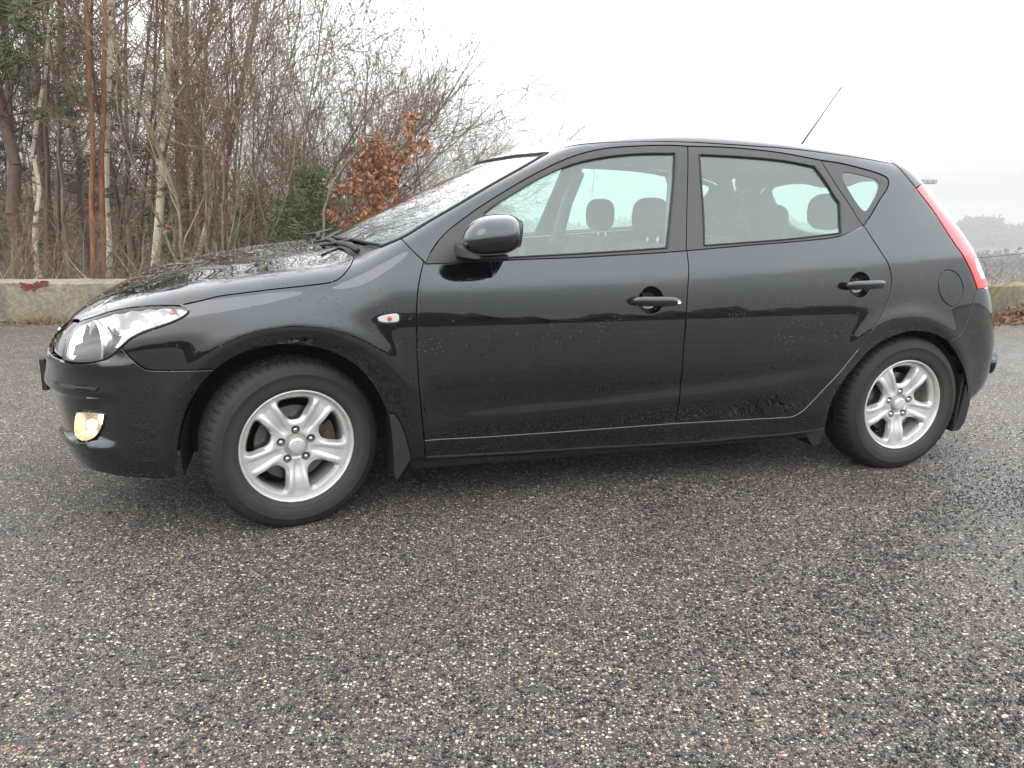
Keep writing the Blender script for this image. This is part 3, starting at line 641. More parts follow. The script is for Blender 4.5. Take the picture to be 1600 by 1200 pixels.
# split of the headlamp outline: indices of key corners
def nearest(P, q): return int(np.argmin(np.hypot(*(P-q).T)))
tip = nearest(O_head, to_cap([CV['head'][12]])[0]); jb = nearest(O_head, to_cap([CV['head'][18]])[0]); tl = nearest(O_head, to_cap([CV['head'][4]])[0])
head_top = O_head[tl:tip+1]; head_low = O_head[tip:jb+1]; head_bot = np.vstack([O_head[jb:], O_head[:1]]); head_left = O_head[:tl+1]
hood_l = cap('hood_side')
cowlc = cap('cowl'); apf = cap('apil_fend')
LAB = None
for side_ in (False, True):
    mir = side_
    # front fender
    fend = join(O_bf[::-1], head_low[::-1], hood_l, cowlc, apf, O_fd, O_fs, cap('fend_bottom', True), O_arch[::-1])
    fp = panel('front_fender', [fend, cap('marker', closed=True)], 'paint', car, mirror=mir, cache='ff')
    mk = panel('side_marker', [cap('marker', closed=True)], 'tail_clear', fp, off=.003, gap=.0006, mirror=mir, h=.01, fold=.02)
    c0 = from_cap(to_cap([(.33, .02, .757)]))[0]+[0, -.0065, 0]
    if mir: c0 = c0*[1, -1, 1]+[0, 2*HW, 0]
    MB().lathe([(.0001, -.002), (.006, -.0015), (.0085, .003)], 14, c=c0).build('amber_bulb', 'amber', mk)
    # doors
    d1 = join(cap('door1_top'), cap('door1_rear'), cap('door1_bottom', True), O_fd[::-1][2:], to_cap([(.462, .06, .955)]))
    d2 = join(cap('door2_top'), cap('door2_rear'), cap('door1_rear', True))
    for dn, outline, hx, hz in (('front_door', d1, 1.345, .8035), ('rear_door', d2, 2.325, .853)):
        hc = from_cap(to_cap([(hx, .01, hz)]))[0]; hu = to_cap([hc])[0]
        an = np.linspace(0, 2*np.pi, 30, endpoint=False); tilt = .02
        cup = np.stack([hu[0]+.052*np.cos(an), hu[1]+.052*np.sin(an)], 1)
        door = panel(dn, [outline, cup], 'paint', car, mirror=mir, cache=dn)
        # dished cup behind the grip
        rr = []
        V = []; F = []
        for k, (s_, dep) in enumerate(((1.0, .0), (.97, -.014), (.85, -.034), (.55, -.046), (.0, -.050))):
            q = np.stack([hu[0]+.0535*s_*np.cos(an), hu[1]+.0535*s_*np.sin(an)], 1); p = from_cap(q); V.append(p+grad(p)*(dep-.001))
        V = np.vstack(V)
        if mir: V = V*[1, -1, 1]+[0, 2*HW, 0]
        F = [(i*30+k, i*30+(k+1) % 30, (i+1)*30+(k+1) % 30, (i+1)*30+k) for i in range(4) for k in range(30)]
        add('handle_cup', mesh('handle_cup', V, F, True), 'paint', door)
        # grip bar
        G = MB(); prof = []
        y0 = hc[1]
        xs = np.linspace(-.092, .108, 25); rows = []
        nr = 14
        for x in xs:
            e = 1-abs((x-.008)/.10)**5; e = max(e, .0)**.5; hh = .0175*e+.0015; dd_ = .010*e+.001
            bow = .026+.010*(1-((x-.008)/.10)**2)
            for k in range(nr):
                t = 2*math.pi*k/nr; ct, st = math.cos(t), math.sin(t)
                rows.append((hx+x, y0-bow+dd_*np.sign(ct)*abs(ct)**.7, hz+hh*np.sign(st)*abs(st)**.8+(x)*(-.02 if dn == 'front_door' else .02)))
        F = [(i*nr+k, i*nr+(k+1) % nr, (i+1)*nr+(k+1) % nr, (i+1)*nr+k) for i in range(24) for k in range(nr)]+[tuple(range(nr-1, -1, -1)), tuple(24*nr+k for k in range(nr))]
        G.addvf(rows, F)
        for sx_ in (-.074, .088): G.box((hx+sx_, y0-.012, hz), (.024, .030, .020))
        if mir: G.V = [(a, 2*HW-b, c) for a, b, c in G.V]
        hd = G.build('door_handle', 'paint', door, True, auto=50)
        GG = MB(); pl = []
        plate = cr(np.array([(hx-.098, hz), (hx-.08, hz+.017), (hx, hz+.020), (hx+.10, hz+.019), (hx+.117, hz), (hx+.10, hz-.019), (hx, hz-.020), (hx-.08, hz-.018)]), .01, True)
        if dn == 'front_door':
            kc = (hx+.098, y0-.037 if not mir else 2*HW-(y0-.037), hz-.001); s_ = -1 if not mir else 1
            MB().lathe([(.0085, -.010*s_*-1), (.0085, .002*s_), (.006, .004*s_), (.0001, .004*s_)], 18, c=kc).build('key_lock', 'chrome', hd, True, auto=40)
        # inner lining closes the door off from the cabin
        li = panel('door_lining', [outline], 'interior', door, off=-.06, gap=.01, h=.06, mirror=mir, fold=.004, cache=dn+'l')
    d1o = [o for o in car.children if o.name.startswith('front_door')][-1]; d2o = [o for o in car.children if o.name.startswith('rear_door')][-1]
    # window frames, glass, seals
    g1 = cap('glass1'); g2 = cap('glass2')
    f1 = join(cap('frame1_out'), cap('bpil'), cap('door1_top', True))
    f2 = join(cap('frame2_out'), cap('door2_diag'), cap('door2_top', True), cap('bpil', True))
    for dd_, ff, gg, kk in ((d1o, f1, g1, 'a'), (d2o, f2, g2, 'b')):
        panel('window_frame', [ff, join(gg)], 'trim', dd_, mirror=mir, off=-.002, gap=.002, cache='wf'+kk, h=.03)
        panel('window', [join(gg)], 'window_glass', dd_, mirror=mir, off=-.008, gap=-.006, cache='wg'+kk, fold=.0005, bev=.0003, h=.04)
        gl = join(gg); q = from_cap(inset(gl, -.0005)); q = q+grad(q)*-.001; q = np.vstack([q, q[:1]])
        strip('window_seal', q, .0038, 'rubber', dd_, 6, mir)
    # line where the mirror sail meets the glass, lower waist strip
    q = cr(to_cap([(.70, .13, 1.13), (.655, .11, 1.115), ]), .01)
    # quarter glass unit behind the rear door
    body = join(apf[::-1], cap('ws_side'), cap('roof_edge'), cap('spoil_seam'), cap('tail_in'), cap('body_bump_r'), cap('arch_r_body', True),
                cap('sill_bottom', True), O_fs[::-1], cap('door1_bottom'), cap('door2_rear', True), cap('quart_unit', True), cap('frame2_out', True), cap('frame1_out', True))
    bs = panel('body_side', [body, cap('fuel', closed=True)], 'paint', car, mirror=mir, cache='bs', h=.02, gap=.0016)
    panel('fuel_flap', [cap('fuel', closed=True)], 'paint', bs, mirror=mir, cache='fu')
    qu = panel('quarter_light', [join(cap('quart_unit'), cap('door2_diag', True)), cap('quart_glass', closed=True)], 'trim', bs, mirror=mir, off=-.003, cache='ql', h=.02)
    panel('quarter_glass', [cap('quart_glass', closed=True)], 'window_glass', qu, mirror=mir, off=-.006, gap=-.003, cache='qg', fold=.0005, bev=.0003, h=.03)
    # tail lamp: red lens with a clear lower wedge, wraps onto the tail
    tin = cap('tail_in'); bot = tin[-1]
    back = to_cap([(3.19, .25, .84), (3.17, .26, .92), (3.08, .28, 1.03), (2.94, .29, 1.15), (2.80, .25, 1.25)])
    tl_o = join(tin, cr(np.vstack([bot, to_cap([(3.12, .14, .82)]), back[:1]])), cr(back), cr(np.vstack([back[-1], to_cap([(2.73, .19, 1.27)]), tin[0]])))
    clear = cr(to_cap([(2.985, .075, .955), (3.05, .13, .955), (3.10, .19, .95), (3.10, .19, .95), (3.14, .19, .86), (3.14, .19, .86), (3.02, .08, .86), (3.02, .08, .86), (2.99, .068, .91)]), .012)
    tlm = panel('tail_light', [tl_o, join(clear)], 'tail_red', car, mirror=mir, off=.003, gap=.0012, cache='tl', h=.02)
    panel('reversing_lens', [join(clear)], 'tail_clear', tlm, mirror=mir, off=.003, gap=0, cache='rv', h=.02)
    # headlamp: clear lens, deep bright bucket, round dish
    lens = panel('headlight', [O_head], 'lens', car, mirror=mir, gap=.0025, off=.0, fold=.001, cache='hl', h=.02)
    rim_ = from_cap(inset(O_head, .004)); rn = grad(rim_)
    q = np.vstack([rim_-rn*.004, (rim_-rn*.004)[:1]]); strip('lamp_seal', q, .0045, 'rubber', lens, 6, mir)
    # bucket: walls and floor
    Lb = inset(O_head, .006)
    v_, F_ = tri([Lb], .018); P_ = from_cap(v_); N_ = grad(P_); nb = len(Lb)
    db = distb(v_, Lb); dep = np.maximum(.012, .012+sst(.0, .045, db)*(.050+.55*(P_[:, 2]-.735)))
    ctr = np.array([-.640, .145, .670]); 
    rad = np.linalg.norm((P_-ctr)*[1, .6, 1], axis=1)
    rib = .004*np.sin(v_[:, 0]*420)*sst(.105, .14, rad)
    P2 = P_-N_*(dep+rib)[:, None]
    if mir: P2 = P2*[1, -1, 1]+[0, 2*HW, 0]
    else: pass
    bright = rad > .088
    for nm, msk, mt in (('reflector', bright, 'reflector'), ('lamp_bezel', ~bright, 'dark_bezel')):
        FF = F_[(msk[F_].sum(1) >= 2)]
        if mir: FF = FF[:, ::-1]
        add(nm, mesh(nm, P2, np.ascontiguousarray(FF), True), mt, lens)
    # round dish facing forward and outward
    dirv = np.array([-.90, -.42, .04]); dirv /= np.linalg.norm(dirv); c0 = np.array([-.605, .150, .683])
    a_ = np.cross(dirv, [0, 0, 1.]); a_ /= np.linalg.norm(a_); b_ = np.cross(a_, dirv)
    Vd = []; prof = [(.074, .030), (.072, .036), (.066, .034), (.060, .018), (.045, -.004), (.026, -.016), (.012, -.019), (.012, .004), (.0001, .006)]
    nk = 36
    for r_, h_ in prof:
        for k in range(nk):
            t = 2*math.pi*k/nk; Vd.append(c0+dirv*h_+r_*(math.cos(t)*a_+math.sin(t)*b_))
    Vd = np.array(Vd)
    if mir: Vd = Vd*[1, -1, 1]+[0, 2*HW, 0]
    Fd = [(i*nk+k, i*nk+(k+1) % nk, (i+1)*nk+(k+1) % nk, (i+1)*nk+k) for i in range(len(prof)-1) for k in range(nk)]
    add('lamp_dish', mesh('lamp_dish', Vd, Fd, True), 'reflector', lens)
    c1 = np.array([-.475, .120, .725]); Vd = []
    prof = [(.052, .018), (.049, .022), (.044, .012), (.030, -.004), (.010, -.012), (.0001, -.012)]
    dv = np.array([-.60, -.75, .25]); dv /= np.linalg.norm(dv); a_ = np.cross(dv, [0, 0, 1.]); a_ /= np.linalg.norm(a_); b_ = np.cross(a_, dv)
    for r_, h_ in prof:
        for k in range(nk): t = 2*math.pi*k/nk; Vd.append(c1+dv*h_+r_*(math.cos(t)*a_+math.sin(t)*b_))
    Vd = np.array(Vd)
    if mir: Vd = Vd*[1, -1, 1]+[0, 2*HW, 0]
    Fd = [(i*nk+k, i*nk+(k+1) % nk, (i+1)*nk+(k+1) % nk, (i+1)*nk+k) for i in range(len(prof)-1) for k in range(nk)]
    add('lamp_dish', mesh('lamp_dish', Vd, Fd, True), 'reflector', lens)
    ac = np.array([-.385, .085, .785]); ac[1] = 2*HW-ac[1] if mir else ac[1]
    MB().lathe([(.0001, -.008), (.007, -.006), (.009, .0), (.007, .008), (.0001, .010)], 12, c=ac).build('indicator_bulb', 'amber', lens, True)
    # wing mirror
    wm = MB(); nu, nv_ = 28, 16; V = []
    for i in range(nu+1):
        s_ = i/nu
        # sections along x (front to rear): rounded shell, blunt at the rear
        R_ = (max(0, 1-(1-min(s_/.55, 1))**2.4)**.5); R_ *= 1-.30*max(0, (s_-.66)/.34)**2.6
        x = .560+.205*s_
        for k in range(nv_):
            t = 2*math.pi*k/nv_; ct, st = math.cos(t), math.sin(t)
            zz = 1.040+.012*s_+.077*R_*np.sign(st)*abs(st)**(.95 if st > 0 else .6)*(1. if st > 0 else .80); yy = -.105+.115*R_*np.sign(ct)*abs(ct)**.85+.025*s_
            V.append((x+(zz-1.04)*.12-(yy+.105)*(-.18), yy, zz))
    F = [(i*nv_+k, i*nv_+(k+1) % nv_, (i+1)*nv_+(k+1) % nv_, (i+1)*nv_+k) for i in range(nu) for k in range(nv_)]+[tuple(range(nv_))]
    V = np.array(V); 
    if mir: V = V*[1, -1, 1]+[0, 2*HW, 0]
    mo = add('wing_mirror', mesh('wing_mirror', V, F, True), 'paint', car)
    # mirror glass recess, stalk and sail
    last = V[-nv_:]; cen = last.mean(0); W1 = cen+(last-cen)*.96+[.006, 0, 0]; W2 = cen+(last-cen)*.93+[-.004, 0, 0]
    Vm = np.vstack([last, W1, W2]); Fm = [(i*nv_+k, i*nv_+(k+1) % nv_, (i+1)*nv_+(k+1) % nv_, (i+1)*nv_+k) for i in range(2) for k in range(nv_)]
    add('mirror_rim', mesh('mirror_rim', Vm, Fm, True), 'plastic', mo)
    add('mirror_glass', mesh('mirror_glass', W2+[.001, 0, 0], [tuple(range(nv_))]), 'chrome', mo)
    st = MB(); s_ = 1
    ring = []
    for y_, z0_, z1_, x0_, x1_ in ((.075, .968, 1.012, .575, .70), (.02, .966, 1.002, .60, .72), (-.03, .964, .990, .62, .735), (-.085, .968, .984, .63, .74)):
        ring.append([(x0_, y_, z0_), (x1_, y_, z0_), (x1_, y_, z1_), (x0_+.01, y_, z1_)])
    Vs = [p for q in ring for p in q]; Vs = [(a, 2*HW-b, c) for a, b, c in Vs] if mir else Vs
    Fs = [(i*4+k, i*4+(k+1) % 4, (i+1)*4+(k+1) % 4, (i+1)*4+k) for i in range(3) for k in range(4)]+[(0, 1, 2, 3), (12, 13, 14, 15)]
    st.addvf(Vs, Fs).build('mirror_stalk', 'plastic', mo, True, bevel=.006, auto=40)
# sail edge (post between quarter sail and glass)
# ---- panels across the car
hf = to_top(CV['hood_side'])
hood_front = np.array([(-.70, .235), (-.745, .34), (-.785, .47), (-.812, .62), (-.822, .76), (-.825, HW)])
hl_top = from_cap(head_top)[:, :2]
hood_out = sym(join(cr(np.vstack([hood_front[::-1]])), hl_top, from_cap(hood_l)[:, :2], cr(np.array([(.225, .20), (.205, .35), (.165, .55), (.13, .75), (.12, HW)]))), 'top', 0)
def hood_disp(P):
    return 0*P[:, 0]
hood = panel('bonnet', [hood_out], 'paint', car, chart='top', h=.022, gap=.0022)
ws_bot = np.array([(.322, .165), (.285, .30), (.245, .50), (.21, .70), (.20, HW)])
ws_top = np.array([(1.01, .30), (.985, .40), (.955, .60), (.935, .75), (.93, HW)])
wso = sym(join(cr(ws_bot[::-1]), topc('ws_side'), cr(ws_top)), 'top', 0)
ws = panel('windscreen', [wso], 'windscreen_glass', car, chart='top', h=.04, gap=.001, off=-.003, fold=.001, bev=.0003)
q = from_top(inset(wso, .004)); q = np.vstack([q, q[:1]]); MB().tube(q, .006, 6).build('windscreen_seal', 'rubber', ws, True)
cowl_o = sym(join(cr(ws_bot[::-1]), cr(np.array([(.322, .165), (.27, .19), (.225, .20)])), cr(np.array([(.225, .20), (.205, .35), (.165, .55), (.13, .75), (.12, HW)]))), 'top', 0)
cowl = panel('cowl', [cowl_o], 'plastic', car, chart='top', h=.03, off=-.012)
roof_o = sym(join(cr(ws_top[::-1]), topc('roof_edge'), cr(np.array([(2.61, .23), (2.645, .32), (2.70, .5), (2.73, .7), (2.74, HW)]))), 'top', 0)
roof = panel('roof', [roof_o], 'paint', car, chart='top', h=.035, gap=.002)
# antenna
an0 = np.array([2.556, HW, 1.425]); an1 = np.array([2.815, HW, 1.785])
MB().lathe([(.0001, .0)], 3) 
mbn = MB().tube([an0-[0, 0, .01], an0+[.004, 0, .012]], [.018, .012], 14); mbn.tube([an0+(an1-an0)*t for t in (.02, .10, .18)], [.0085, .0075, .0060], 10)
aa = mbn.build('aerial', 'plastic', roof, True, auto=40)
mr_ = MB().tube([an0+(an1-an0)*t for t in (.18, .5, .96)], [.0042, .0036, .0030], 8); mr_.tube([an0+(an1-an0)*t for t in (.94, 1.0)], [.0036, .0034], 8); mr_.build('aerial_rod', 'wire', aa, True)
# hatch and spoiler
sp_pts = np.array([(2.62, .22, 1.35), (2.64, .20, 1.32), (2.67, .18, 1.28), (2.69, .16, 1.26)])
tlb = to_cap([(3.19, .25, .84), (3.17, .26, .92), (3.08, .28, 1.03), (2.94, .29, 1.15), (2.80, .25, 1.25)])
roofrear = to_cap(from_top(cr(np.array([(2.61, .23), (2.645, .32), (2.70, .5), (2.73, .7), (2.74, HW)]))))
tpt = lambda d, z: (float(TAIL(z)-PR(d)), HW-d, z)
spr = cr(np.vstack([to_cap([(2.69, .165, 1.262), (2.73, .19, 1.27), (2.80, .25, 1.25)]), to_cap([tpt(.585, 1.285), tpt(.53, 1.315), tpt(.40, 1.33), tpt(.2, 1.335), tpt(0, 1.335)])]))
spo = sym(join(roofrear[::-1], cap('spoil_seam'), spr), 'cap', XC_R)
spoil = panel('spoiler', [spo], 'paint', car, off=.004, h=.03, fold=.03, bev=.004, gap=.0005)
hz0 = to_cap([(3.25, HW, .66)])[0, 1]
ks = nearest(spr, to_cap([(2.80, .25, 1.25)])[0]); hat = join(spr[ks:][::-1], cr(tlb[::-1]), cr(np.array([tlb[0], to_cap([(3.22, .34, .74)])[0], (XC_R-.25, hz0), (XC_R, hz0)])))
hat = sym(hat, 'cap', XC_R)
zt, zb_ = to_cap([(2.88, HW, 1.315)])[0, 1], to_cap([(3.1, HW, 1.02)])[0, 1]
rgn = cr(to_cap([tpt(0, 1.318), tpt(.25, 1.315), tpt(.47, 1.298), tpt(.535, 1.265), tpt(.56, 1.20), tpt(.575, 1.12), tpt(.56, 1.07), tpt(.50, 1.04), tpt(.25, 1.03), tpt(0, 1.03)])); rgo = sym(rgn, 'cap', XC_R)
hatch = panel('tailgate', [hat, rgo], 'paint', car, h=.03)
panel('rear_window', [rgo], 'window_glass', hatch, off=-.004, gap=-.003, fold=.0005, bev=.0003, h=.06)
# rear bumper
bz = to_cap([(3.05, HW, .235)])[0, 1]
rb = join(cr(np.vstack([tl_o[nearest(tl_o, tlb[0])], to_cap([(3.22, .34, .74)]), [(XC_R-.25, hz0)], [(XC_R, hz0)]])), [(XC_R, bz)], [(XC_R-.5, bz)], to_cap([(3.10, .12, .245)]), to_cap([(3.00, .07, .25)]), )
arb = cap('arch_r_bump'); arb = arb[:nearest(arb, to_cap([(3.01, .04, .40)])[0])]
rbn = join(cap('body_bump_r', True)[::1] if False else cap('body_bump_r'), arb, cr(np.vstack([arb[-1], to_cap([(3.03, .045, .32), (3.02, .06, .25), (3.10, .12, .24)]), [(XC_R-.5, bz)], [(XC_R, bz)]])))
low = cr(np.vstack([tin[-1], to_cap([(3.12, .14, .82)]), tlb[:1], to_cap([(3.22, .34, .74)]), [(XC_R-.25, hz0)], [(XC_R, hz0)]]))
rb_o = sym(join(low[::-1], rbn), 'cap', XC_R)
rbp = panel('rear_bumper', [rb_o], 'paint', car, h=.025)
v0, v1 = to_cap([(3.33, HW, .535)])[0, 1], to_cap([(3.33, HW, .465)])[0, 1]
st_ = cr(np.array([(XC_R, v0), (XC_R-.6, v0+.0), (XC_R-.83, v0+.005), (XC_R-.86, (v0+v1)/2), (XC_R-.83, v1), (XC_R-.6, v1), (XC_R, v1)]), .02)
panel('bumper_moulding', [sym(st_, 'cap', XC_R)], 'paint', rbp, off=.026, fold=.03, bev=.005, h=.03)
# front bumper with fog lamp recess, lower and upper grilles
bfront = cap('bump_bottom'); bfront = bfront[:nearest(bfront, to_cap([(-.73, .20, .23)])[0])]
zl = to_cap([(-.84, HW, .215)])[0, 1]; zg = to_cap([(-.92, HW, .635)])[0, 1]
botc = cr(np.vstack([bfront[-1], [(XC_F+.42, zl)], [(XC_F, zl)]]))
ledge = cr(np.vstack([O_head[0], to_cap([(-.80, .28, .628)]), [(XC_F+.40, zg)], [(XC_F, zg)]]))
fb = join(ledge[::-1], O_head[:1], head_bot[::-1], O_bf, O_archb, bfront, botc)
fog_o = cap('fog')
g0, g1_ = to_cap([(-.90, HW, .42)])[0, 1], to_cap([(-.88, HW, .26)])[0, 1]
lg = cr(np.array([(XC_F, g0), (XC_F+.30, g0), (XC_F+.46, g0-.01), (XC_F+.50, (g0+g1_)/2), (XC_F+.43, g1_), (XC_F, g1_)]), .015); lgo = sym(lg, 'cap', XC_F)
fogm = fog_o.copy(); fogm[:, 0] = 2*XC_F-fogm[:, 0]; fogm = fogm[::-1]
def bump_disp(P):
    x, y, z = P.T; d = np.abs(y-HW)
    # sculpted pocket round the fog lamp, with a ledge above and a sill below
    wx = sst(-.52, -.66, x)*sst(.30, .42, d) if False else (1-sst(-.66, -.56, x))*sst(.35, .50, d)
    pocket = sst(.335, .352, z)*(1-sst(.492, .512, z)); r = -.018*wx*pocket
    r = r+.006*wx*np.exp(-((z-.325)/.016)**2)+.005*wx*np.exp(-((z-.520)/.016)**2)
    lip = .010*np.exp(-((z-.612)/.018)**2)*(1-sst(-.60, -.45, x)); tuck = -.02*sst(.26, .20, z)*0
    return r+lip
fbp = panel('front_bumper', [sym(fb, 'cap', XC_F), join(fog_o), join(fogm), lgo], 'paint', car, h=.013, disp=bump_disp, cache='fb')
panel('lower_grille', [lgo], 'plastic', fbp, off=-.035, gap=-.012, fold=.001, h=.04)
for k in range(3):
    z_ = .295+.045*k; yy = np.linspace(.48, 2*HW-.48, 24); P = from_cap(to_cap(np.stack([np.full(24, -.88), yy, np.full(24, z_)], 1)))-[-.02, 0, 0]
    MB().tube(P, .006, 6).build('grille_slat', 'plastic', fbp, True)
for m_ in (False, True):
    fl_ = panel('fog_light', [join(fog_o)], 'lens', fbp, off=-.006, gap=.001, fold=.02, h=.015, mirror=m_, cache='fogl')
    panel('fog_reflector', [join(fog_o)], 'fog_dish', fl_, off=-.05, gap=.002, fold=-.044, h=.015, mirror=m_, cache='fogr')
    fc = np.array([-.672, .130, .403]); fv = np.array([-.45, -.89, 0]); 
    if m_: fc = fc*[1, -1, 1]+[0, 2*HW, 0]
    V = []; 
    for i in range(9):
        for k in range(16): a1, a2 = math.pi*i/8, 2*math.pi*k/16; V.append(fc+.0165*np.array([math.sin(a1)*math.cos(a2), math.sin(a1)*math.sin(a2), math.cos(a1)*1.15]))
    add('fog_bulb', mesh('fog_bulb', V, [(i*16+k, i*16+(k+1) % 16, (i+1)*16+(k+1) % 16, (i+1)*16+k) for i in range(8) for k in range(16)], True), 'fog_bulb', fl_)
gr_top = to_cap(from_top(cr(hood_front)))
gr_o = sym(join(gr_top[::-1], head_left[::-1], ledge), 'cap', XC_F)
grl = panel('grille', [gr_o], 'paint', car, off=-.012, h=.02, fold=.02)
for k in range(3):
    yy = np.linspace(.42, 2*HW-.42, 20); P = from_cap(to_cap(np.stack([np.full(20, -.86), yy, np.full(20, .652+.018*k)], 1)))
    MB().tube(P, .005, 6).build('grille_bar', 'chrome' if k == 2 else 'plastic', grl, True)
pl_ = MB().box((-.941, HW, .485), (.003, .515, .108)).build('number_plate', 'plate_white', fbp, bevel=.002)
MB().box((-.929, HW, .485), (.022, .535, .125)).build('plate_holder', 'plastic', pl_, bevel=.004)
MB().tube([(-.955, HW-.20, .44), (-.93, HW-.20, .44)], .008, 8).build('plate_screw', 'plastic', pl_)
rp_ = MB().box((3.345, HW, .60), (.012, .535, .125)).build('number_plate', 'plate_white', hatch, bevel=.002)
# ---- underside, wheel housings, mud flaps
ub = MB(); ub.box((1.30, HW, .235), (1.80, 1.60, .15)); ub.box((1.30, HW, .32), (4.10, 1.02, .22)); ub.box((-.62, HW, .30), (.20, 1.30, .14)); ub.box((3.0, HW, .36), (.26, 1.36, .20))
ub.build('underbody', 'underbody', car, bevel=.02)
MB().tube([(2.28, .42, .19), (2.6, .42, .20), (3.05, .45, .22)], [.03, .08, .08], 12).build('silencer', 'underbody', car, True)
MB().prism([(2.10, .21), (2.27, .21), (2.275, .135), (2.24, .115), (2.20, .165), (2.10, .18)], .10, .30, 1).build('air_deflector', 'plastic', car)
for xc, Rw in ((0., .385), (2.62, .355)):
    for m_ in (False, True):
        w = MB(); n = 30; V = []
        for y_ in (.06, .33):
            for k in range(n+1):
                t = math.pi*(-.06+1.12*k/n); rr_ = Rw+(.008 if y_ < .1 else 0); V.append((xc-.01*0+rr_*math.cos(t), y_, .29+rr_*math.sin(t)*.98))
        F = [(k, k+1, n+2+k, n+1+k) for k in range(n)]; c_i = len(V); V.append((xc, .335, .25)); F += [(n+1+k, n+2+k, c_i) for k in range(n)]
        if m_: V = [(a, 2*HW-b, c) for a, b, c in V]
        w.addvf(V, F).build('wheel_housing', 'underbody', car, True, auto=40)
for m_ in (False, True):
    S_ = lambda V: [(a, 2*HW-b, c) for a, b, c in V] if m_ else V
    # front flap: curved leaf outside plus plate across the tyre
    fl1 = [(.322, .405), (.340, .405), (.362, .37), (.382, .31), (.395, .255), (.398, .232), (.385, .208), (.358, .170), (.345, .152), (.337, .17), (.335, .25), (.330, .34)]
    w = MB().prism([(a, b) for a, b in fl1], .012, .026, 1); w.prism([(.330, .40), (.340, .40), (.350, .155), (.340, .155)], .02, .235, 1); w.V = S_(w.V); w.build('mud_flap', 'plastic', car, bevel=.003)
    fl2 = [(3.010, .40), (3.026, .40), (3.045, .36), (3.05, .28), (3.035, .19), (3.01, .155), (2.965, .150), (2.975, .17), (2.995, .24), (3.005, .32)]
    w = MB().prism(fl2, .05, .064, 1); w.prism([(2.99, .42), (3.00, .42), (2.985, .150), (2.972, .150)], .055, .26, 1); w.V = S_(w.V); w.build('mud_flap', 'plastic', car, bevel=.003)
# sill edge strip under the doors
P = from_cap(cap('sill_bottom')); P = P+grad(P)*-.004+[0, .006, -.006]
for m_ in (False, True): strip('sill_lip', P, .009, 'plastic', car, 6, m_)
for m_ in (False, True):   # gloss tube added to imitate the sky highlight along the foot of the doors
    rr_ = cap('door2_rear'); rr_ = rr_[nearest(rr_, to_cap([(2.34, .01, .57)])[0]):]
    P = from_cap(join(cap('door1_bottom'), rr_[::-1])); P = P+grad(P)*-.0015
    if m_: P = P*[1, -1, 1]+[0, 2*HW, 0]
    MB().tube(P, .0030, 8).build('sill_glint', 'glint_gloss', car, True)
# ---- cabin
MB().box((1.5, HW, .31), (2.1, 1.5, .03)).build('cabin_floor', 'interior', car)
MB().box((.52, HW, .80), (.30, 1.30, .28)).build('dashboard', 'interior', car, bevel=.05, seg=3)
MB().box((2.72, HW, .62), (.5, 1.35, .5)).build('boot_trim', 'interior', car, bevel=.03)
hl_ = from_top(tri([inset(roof_o, .01)], .08)[0]); vv, fh = tri([inset(roof_o, .01)], .08); hl_ = from_top(vv)-[0, 0, .045]
add('headliner', mesh('headliner', hl_, np.ascontiguousarray(fh), True), 'headliner', car)
def ell(mb, c, r, n=14, m=10, p=.75):
    V = []
    for i in range(m+1):
        for k in range(n):
            a1, a2 = math.pi*i/m, 2*math.pi*k/n; s1, c1, s2, c2 = math.sin(a1), math.cos(a1), math.sin(a2), math.cos(a2)
            V.append((c[0]+r[0]*np.sign(s1*c2)*abs(s1*c2)**p, c[1]+r[1]*np.sign(s1*s2)*abs(s1*s2)**p, c[2]+r[2]*np.sign(c1)*abs(c1)**p))
    return mb.addvf(V, [(i*n+k, i*n+(k+1) % n, (i+1)*n+(k+1) % n, (i+1)*n+k) for i in range(m) for k in range(n)])
def seat(x, y, w, back=True, hx=None, hz=1.115):
    b = ell(MB(), (x-.20, y, .48), (.27, w/2, .10)).build('seat', 'seat_cloth', car, True)
    o = MB(); V = []
    for i in range(9):
        t = i/8; cx = x+.02+.17*t; cz = .50+.50*t; hw = w/2*(1-.16*t**2); th = .065*(1-.3*t)
        for k in range(14):
            a = 2*math.pi*k/14; V.append((cx+th*np.sign(math.cos(a))*abs(math.cos(a))**.7, y+hw*np.sign(math.sin(a))*abs(math.sin(a))**.7, cz))
    o.addvf(V, [(i*14+k, i*14+(k+1) % 14, (i+1)*14+(k+1) % 14, (i+1)*14+k) for i in range(8) for k in range(14)]+[tuple(8*14+k for k in range(14)), tuple(range(14))])
    o.build('seat_back', 'seat_cloth', b, True)
    hx = hx or x+.195
    ell(MB(), (hx-.01, y, hz), (.055, .125, .085), p=.7).build('headrest', 'seat_cloth', b, True)
    for s_ in (-.05, .05): MB().tube([(hx+.01, y+s_, hz-.17), (hx+.005, y+s_, hz-.05)], .006, 6).build('headrest_post', 'nut', b, True)
    return b
seat(1.40, 1.27, .50, hx=1.66); seat(1.36, .49, .50, hx=1.57)
rs = MB().box((2.05, HW, .46), (.5, 1.25, .2)).build('rear_bench', 'seat_cloth', car, bevel=.05, seg=3)
MB().box((2.40, HW, .76), (.14, 1.22, .50), [[math.cos(.3), 0, math.sin(.3)], [0, 1, 0], [-math.sin(.3), 0, math.cos(.3)]]).build('bench_back', 'seat_cloth', rs, bevel=.05, seg=3)
for y_ in (.45, HW, 1.32): ell(MB(), (2.46, y_, 1.15 if y_ != HW else 1.10), (.05, .125, .085)).build('headrest', 'seat_cloth', rs, True)
sw = MB(); P = [(.90+.07*math.sin(t)*.5-.0, .50+.185*math.cos(t), .86+.17*math.sin(t)) for t in np.linspace(0, 2*math.pi, 33)]
